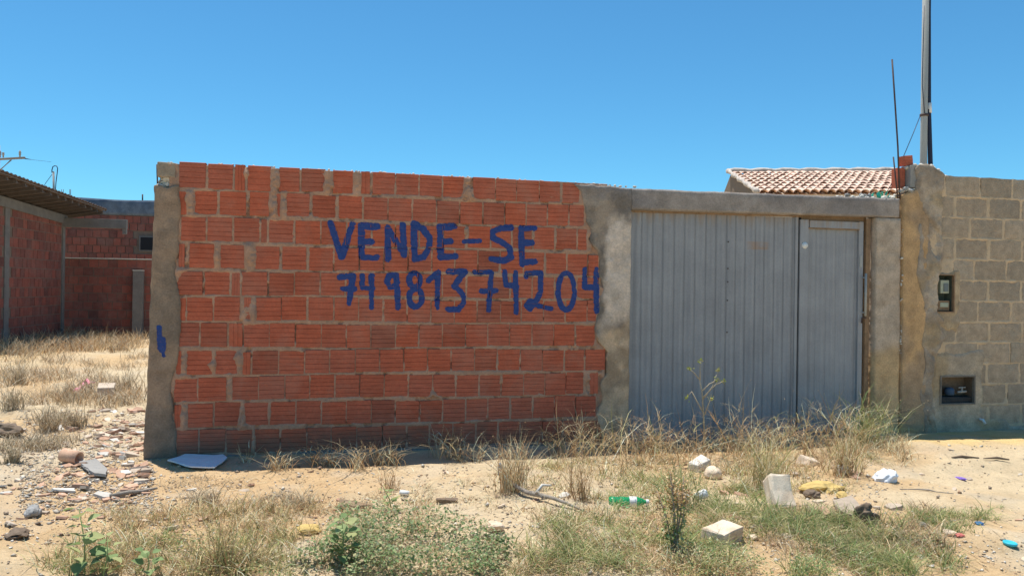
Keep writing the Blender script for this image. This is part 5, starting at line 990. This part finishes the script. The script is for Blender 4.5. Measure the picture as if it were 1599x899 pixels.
def thing_box(name, label, cat, px, py, w, d, h, mat, rot=(0, 0, 0), bev=.012, jit=.012, sink=.01, sub=0):
    q = G(px, py); bm = bmesh.new(); random.seed(int(px * 13 + py)); box_bm(bm, 0, 0, h / 2 - sink, w, d, h, None, jit); bmesh.ops.bevel(bm, geom=bm.edges[:], offset=bev, segments=2, affect='EDGES', profile=.6)
    if sub:
        bmesh.ops.subdivide_edges(bm, edges=bm.edges[:], cuts=sub, use_grid_fill=True)
        for v in bm.verts: v.co += Vector((float(vnoise(v.co.y * 30 + px, v.co.z * 30)) - .5, float(vnoise(v.co.x * 30 + py, v.co.z * 30)) - .5, float(vnoise(v.co.x * 30, v.co.y * 30 + px)) - .5)) * .018
    return tag(link(name, bm_mesh(name, bm), mat, None, q, tuple(R(a) for a in rot)), label, cat)
def thing_rock(name, label, cat, px, py, size, mat, squash=(1, 1, .7), seed=0, na=.25, sub=3):
    q = G(px, py); r = random.Random(seed); bm = bmesh.new(); bmesh.ops.create_icosphere(bm, subdivisions=sub, radius=1); ox, oy = r.uniform(0, 60), r.uniform(0, 60)
    for v in bm.verts:
        c = v.co; n = float(fbm(c.x * 1.3 + ox + c.z, c.y * 1.3 + oy - c.z * .7, 0, 4)); k = 1 + (n - .5) * 3.2 * na; v.co = Vector((c.x * squash[0], c.y * squash[1], c.z * squash[2])) * k * size / 2 + Vector((0, 0, squash[2] * size * .36))
    return tag(link(name, bm_mesh(name, bm, sub > 3), mat, None, q, (0, 0, r.uniform(0, 6))), label, cat)
def poly_slab(name, label, cat, pts, th, mat, dz=.02, wav=.01):
    Q = [G(*p) for p in pts]; c = sum(Q, Vector()) / len(Q); n = len(Q); Q = [Vector((q.x - c.x, q.y - c.y, 0)) for q in Q]
    bm = bmesh.new(); t = [bm.verts.new(q + Vector((0, 0, th))) for q in Q]; b = [bm.verts.new(q) for q in Q]; bm.faces.new(t); bm.faces.new(b[::-1])
    for k in range(n): bm.faces.new((t[k], b[k], b[(k + 1) % n], t[(k + 1) % n]))
    bmesh.ops.recalc_face_normals(bm, faces=bm.faces[:]); bmesh.ops.triangulate(bm, faces=bm.faces[:]); bmesh.ops.subdivide_edges(bm, edges=bm.edges[:], cuts=3)
    for v in bm.verts: v.co.z += (float(fbm(v.co.x * 6 + c.x, v.co.y * 6, 3, 3)) - .5) * wav * 2; v.co.x += (float(vnoise(v.co.y * 40, v.co.x * 40)) - .5) * .012
    return tag(link(name, bm_mesh(name, bm), mat, None, c + Vector((0, 0, dz))), label, cat)
poly_slab('white_board', 'flat white broken board lying in the wall shade beside the pillar', 'board', [(262, 725), (288, 715.5), (349, 716), (355, 720), (335, 735), (298, 735.5)], .009, M['foam_white'], .02, .016)
thing_box('concrete_block', 'pale concrete block lying in the lot beside pink cloth', 'block', 166, 618, .17, .60, .13, M['pale_shard'], (0, 0, 12), .01, .01)
# pink cloth strip
def ribbon(name, label, cat, pts, w, mat, lift=.02):
    Q = [G(*p) for p in pts]; V = []; Fc = []
    for i, q in enumerate(Q):
        zz = lift + .025 * math.sin(i * 2.2); V += [(q.x, q.y - w / 2, q.z + zz), (q.x, q.y, q.z + zz + .03 * math.cos(i * 1.7)), (q.x, q.y + w / 2, q.z + zz * .6)]
    for i in range(len(Q) - 1): o = i * 3; Fc += [(o, o + 3, o + 4, o + 1), (o + 1, o + 4, o + 5, o + 2)]
    c = Q[0]; me = pyd(name, [(x - c.x, y - c.y, z - c.z) for x, y, z in V], Fc, True); o = link(name, me, mat, None, c); md = o.modifiers.new('t', 'SOLIDIFY'); md.thickness = .006; return tag(o, label, cat)
ribbon('pink_cloth', 'twisted strip of pink striped cloth on the lot ground', 'cloth', [(117, 621), (121, 617), (125, 612), (130, 609), (136, 605), (141, 604), (146, 604)], .16, M['pink'], .07)
tube_o = tag(link('clay_pipe_piece', tube_mesh('clay_pipe_piece', [(-.07, 0, .05), (.07, .02, .05)], .05, 12, False), M['clay'], None, G(108, 724), (0, R(8), R(-35))), 'broken reddish clay pipe piece on the rubble', 'pipe'); md = tube_o.modifiers.new('t', 'SOLIDIFY'); md.thickness = .01
poly_slab('cement_slab', 'flat grey cement slab lying on the rubble below the clay pipe', 'slab', [(123, 728), (150, 723), (168, 740), (165, 750), (148, 748), (132, 737)], .02, M['concrete'], .015)
thing_rock('grey_rock', 'grey angular rock on the bare left ground', 'rock', 52, 808, .11, M['grey_stone'], (1.1, .8, .6), 801, .35)
thing_rock('dark_rag', 'dark crumpled rag at the left edge', 'rag', 28, 838, .13, M['rag'], (1.2, .7, .35), 802, .5)
thing_rock('dark_rag', 'dark heap of burnt scrap at the far left of the lot', 'rag', 12, 678, .26, M['rag'], (1.4, .9, .4), 803, .5)
tag(link('stick', tube_mesh('stick', [(-.14, 0, .02), (-.03, .01, .03), (.05, .02, .026), (.14, .03, .035)], [.012, .014, .011, .008], 7), M['grey_wood'], None, G(209, 776), (0, 0, R(14))), 'grey weathered stick on the sand left of the white board', 'stick')
poly_slab('white_chip', 'long thin white strip lying left of the weathered stick', 'strip', [(82, 768), (115, 767), (118, 771), (84, 771)], .012, M['white_plaster'], .01, .004)
thing_box('wood_chunk', 'split weathered wood chunk on the sand before the wall', 'wood', 552, 798, .20, .08, .06, M['wood'], (4, 3, -4), .012, .02, .005, 1)
tag(link('plastic_tube', tube_mesh('plastic_tube', [(-.03, 0, .02), (.03, -.01, .02)], .016, 10), M['white_plastic'], None, G(632, 775), (0, 0, R(-25))), 'small white plastic tube on the sand', 'tube')
thing_box('wood_piece', 'short dark wood piece with a green sprig beside it', 'wood', 698, 783, .13, .04, .03, M['rag'], (0, 0, -14), .006, .01)
thing_rock('yellow_rock', 'yellow-tan stone at the edge of the creeper patch', 'rock', 482, 832, .10, M['yellow_foam'], (1.3, .9, .5), 805, .3)
tag(link('bamboo_piece', tube_mesh('bamboo_piece', [(-.075, .035, .03), (0, .0, .036), (.075, -.035, .03)], [.02, .019, .021], 10), M['stone'], None, G(757, 848), (0, 0, R(-12))), 'pale thick cane piece lying at the right end of the creeper', 'cane')
thing_rock('tan_rock', 'flat tan rock above the cane piece', 'rock', 772, 828, .11, M['stone'], (1.2, .9, .55), 806, .35)
br0 = G(786, 760); brp = [Vector(G(x, y)) - br0 + Vector((0, 0, z)) for x, y, z in ((782, 752, .06), (800, 768, .05), (822, 777, .035), (836, 782, .04), (862, 788, .04), (885, 794, .03), (912, 803, .015))]
bo = tag(empty('fallen_branch', br0), 'long grey fallen branch running right from the brown bush', 'branch'); link('branch_wood', tube_mesh('branch_wood', [tuple(p) for p in brp], [.018, .015, .014, .016, .012, .010, .006], 8), M['grey_wood'], bo); link('twig', tube_mesh('twig', [tuple(brp[3]), tuple(brp[3] + Vector((.0, -.06, .03))), tuple(brp[3] + Vector((.015, -.11, .0)))], [.01, .008, .005], 6), M['grey_wood'], bo); link('twig', tube_mesh('twig', [tuple(brp[3]), tuple(brp[3] + Vector((.05, .02, .05))), tuple(brp[3] + Vector((.11, .02, .045)))], [.011, .01, .007], 6), M['white_plaster'], bo)
q = G(782, 748); tag(link('blue_scrap', lathe_mesh('blue_scrap', [(.012, 0), (.018, .01), (.019, .07), (.012, .085), (.008, .095)], 12), M['blue'], None, q + Vector((0, 0, .02)), (R(8), R(-6), 0)), 'small upright blue plastic bottle in the brown bush', 'bottle')
# green bottle lying down
gb = tag(empty('green_bottle', G(981, 792) + Vector((0, 0, .035)), R(-16)), 'crushed green plastic bottle with white label lying in the grass', 'bottle')
link('bottle_body', lathe_mesh('bottle_body', [(.010, -.12), (.028, -.118), (.033, -.10), (.031, -.07), (.033, -.04), (.030, -.01), (.033, .02), (.033, .055), (.024, .085), (.013, .10), (.012, .115)], 18), M['green_plastic'], gb, (0, 0, 0), (0, R(90), 0), (.85, 1, 1)); link('bottle_label', lathe_mesh('bottle_label', [(.0335, .005), (.0345, .012), (.0345, .045), (.0335, .05)], 18), M['white_plastic'], gb, (0, 0, 0), (0, R(90), 0), (.86, 1, 1)); link('bottle_cap', lathe_mesh('bottle_cap', [(.015, .108), (.015, .124), (.013, .126)], 14), M['white_plastic'], gb, (0, 0, 0), (0, R(90), 0))
thing_rock('white_rock', 'small white lump left of the green bottle', 'rock', 880, 779, .085, M['white_plaster'], (1.2, .8, .5), 807, .3)
thing_box('white_block', 'white plaster block tilted behind a round stone', 'block', 1093, 733, .15, .10, .085, M['white_shard'], (8, -14, 20), .012, .012)
thing_rock('round_stone', 'round tan stone half hidden by grass beside the white block', 'rock', 1114, 747, .125, M['stone'], (1.1, 1, .85), 808, .15, 4)
q = G(1082, 784); ca = tag(link('white_cup', lathe_mesh('white_cup', [(.022, 0), (.03, .07), (.031, .075), (.028, .07), (.020, .005)], 16), M['white_plastic'], None, q + Vector((.02, 0, .03)), (0, R(80), R(15))), 'white plastic cup on its side above the seed weed', 'cup')
thing_rock('crumpled_paper', 'crumpled white paper left of the plastic cup', 'paper', 1070, 780, .075, M['foam_white'], (1.2, .8, .7), 809, .6)
thing_box('pale_stone_block', 'large upright pale stone block standing in the grass', 'stone', 1219, 795, .135, .11, .22, M['stone'], (-33, 3, -8), .018, .012, .02, 1)
thing_box('hollow_block', 'cream block with dark right face lying low in the grass', 'block', 1128, 846, .20, .13, .10, M['stone'], (4, -5, 28), .010, .010, .02, 1)
thing_rock('yellow_foam', 'torn yellow foam lump right of the pale stone', 'foam', 1284, 770, .22, M['yellow_foam'], (1.3, .8, .35), 811, .45); thing_rock('yellow_foam', 'small yellow foam scrap next to the torn foam lump', 'foam', 1312, 778, .09, M['yellow_foam'], (1, .8, .6), 812, .4)
thing_rock('dark_hollow_stone', 'dark hollow stone touching the torn yellow foam', 'rock', 1268, 778, .10, M['rag'], (1.1, .9, .6), 813, .4)
thing_rock('white_ball', 'white plastic bag ball in the grass behind the foam', 'bag', 1318, 741, .095, M['white_plastic'], (1, 1, .85), 814, .3); thing_rock('crumpled_bag', 'crumpled white plastic bag at the edge of the bare sand', 'bag', 1382, 751, .12, M['foam_white'], (1.1, .9, .6), 815, .95, 4)
thing_box('brick_piece', 'tilted brown brick fragment behind the pale stone', 'brick', 1262, 728, .15, .09, .07, M['pale_shard'], (10, 18, 22), .01, .015)
thing_rock('curled_rag', 'curled brown rag at the edge of the grass on the right', 'rag', 1350, 815, .13, M['rag'], (.9, .8, .9), 816, .6, 4)
poly_slab('cement_sheet', 'flat sunlit cement sheet left of the curled rag', 'slab', [(1300, 790), (1330, 785), (1345, 800), (1335, 812), (1310, 808)], .02, M['pale_shard'], .015)
poly_slab('clay_tile_piece', 'upturned clay tile piece left of the curled rag', 'tile', [(1276, 805), (1290, 800), (1298, 812), (1290, 818)], .015, M['clay'], .03)
thing_rock('purple_scrap', 'small purple plastic scrap on the bare sand', 'plastic', 1500, 737, .055, M['purple'], (1.4, .9, .35), 817, .4)
q = G(1577, 853); tag(link('teal_lid', lathe_mesh('teal_lid', [(.030, 0), (.035, .006), (.035, .014), (.030, .017), (.026, .013), (.004, .012)], 20), M['teal'], None, q, (R(4), R(3), 0)), 'round teal plastic lid on the sand at the right edge', 'lid')
thing_rock('red_scrap', 'tiny red plastic scrap at the right of the green grass', 'plastic', 1499, 838, .04, M['red_scrap'], (1.3, .8, .4), 818, .4); thing_rock('blue_wrapper', 'small dull blue wrapper on the sand at the right', 'plastic', 1529, 820, .045, M['blue'], (1.2, .8, .4), 819, .5)
thing_rock('grey_pebble', 'small grey pebble between green grass and bare sand', 'rock', 1441, 822, .04, M['grey_stone'], (1, .8, .7), 820, .2)
thing_rock('tan_pebble', 'pale tan stone beside the tiny red scrap', 'rock', 1482, 836, .07, M['stone'], (1.2, .8, .5), 821, .3)
tag(link('dry_twig', tube_mesh('dry_twig', [tuple(Vector(G(x, y)) - G(1440, 768) + Vector((0, 0, .012))) for x, y in ((1405, 767), (1432, 767), (1450, 768), (1462, 771), (1489, 774))], [.003, .005, .007, .004, .003], 6), M['grey_wood'], None, G(1440, 768)), 'thin dry twig lying across the bare sand', 'twig')
tag(link('dark_strip', tube_mesh('dark_strip', [(-.12, 0, .01), (-.03, .01, .015), (.10, -.02, .01)], [.004, .012, .005], 6), M['rag'], None, G(1508, 716), (0, 0, R(-10))), 'dark strip on the sand heap by the block wall', 'bark')  # thin dark strips laid on the sand heap
tag(link('dark_strip', tube_mesh('dark_strip', [(-.10, .01, .01), (.0, .0, .02), (.09, -.02, .01)], [.004, .012, .006], 6), M['rag'], None, G(1556, 722), (0, 0, R(-14))), 'second dark strip nearer the right edge of the sand heap', 'bark')
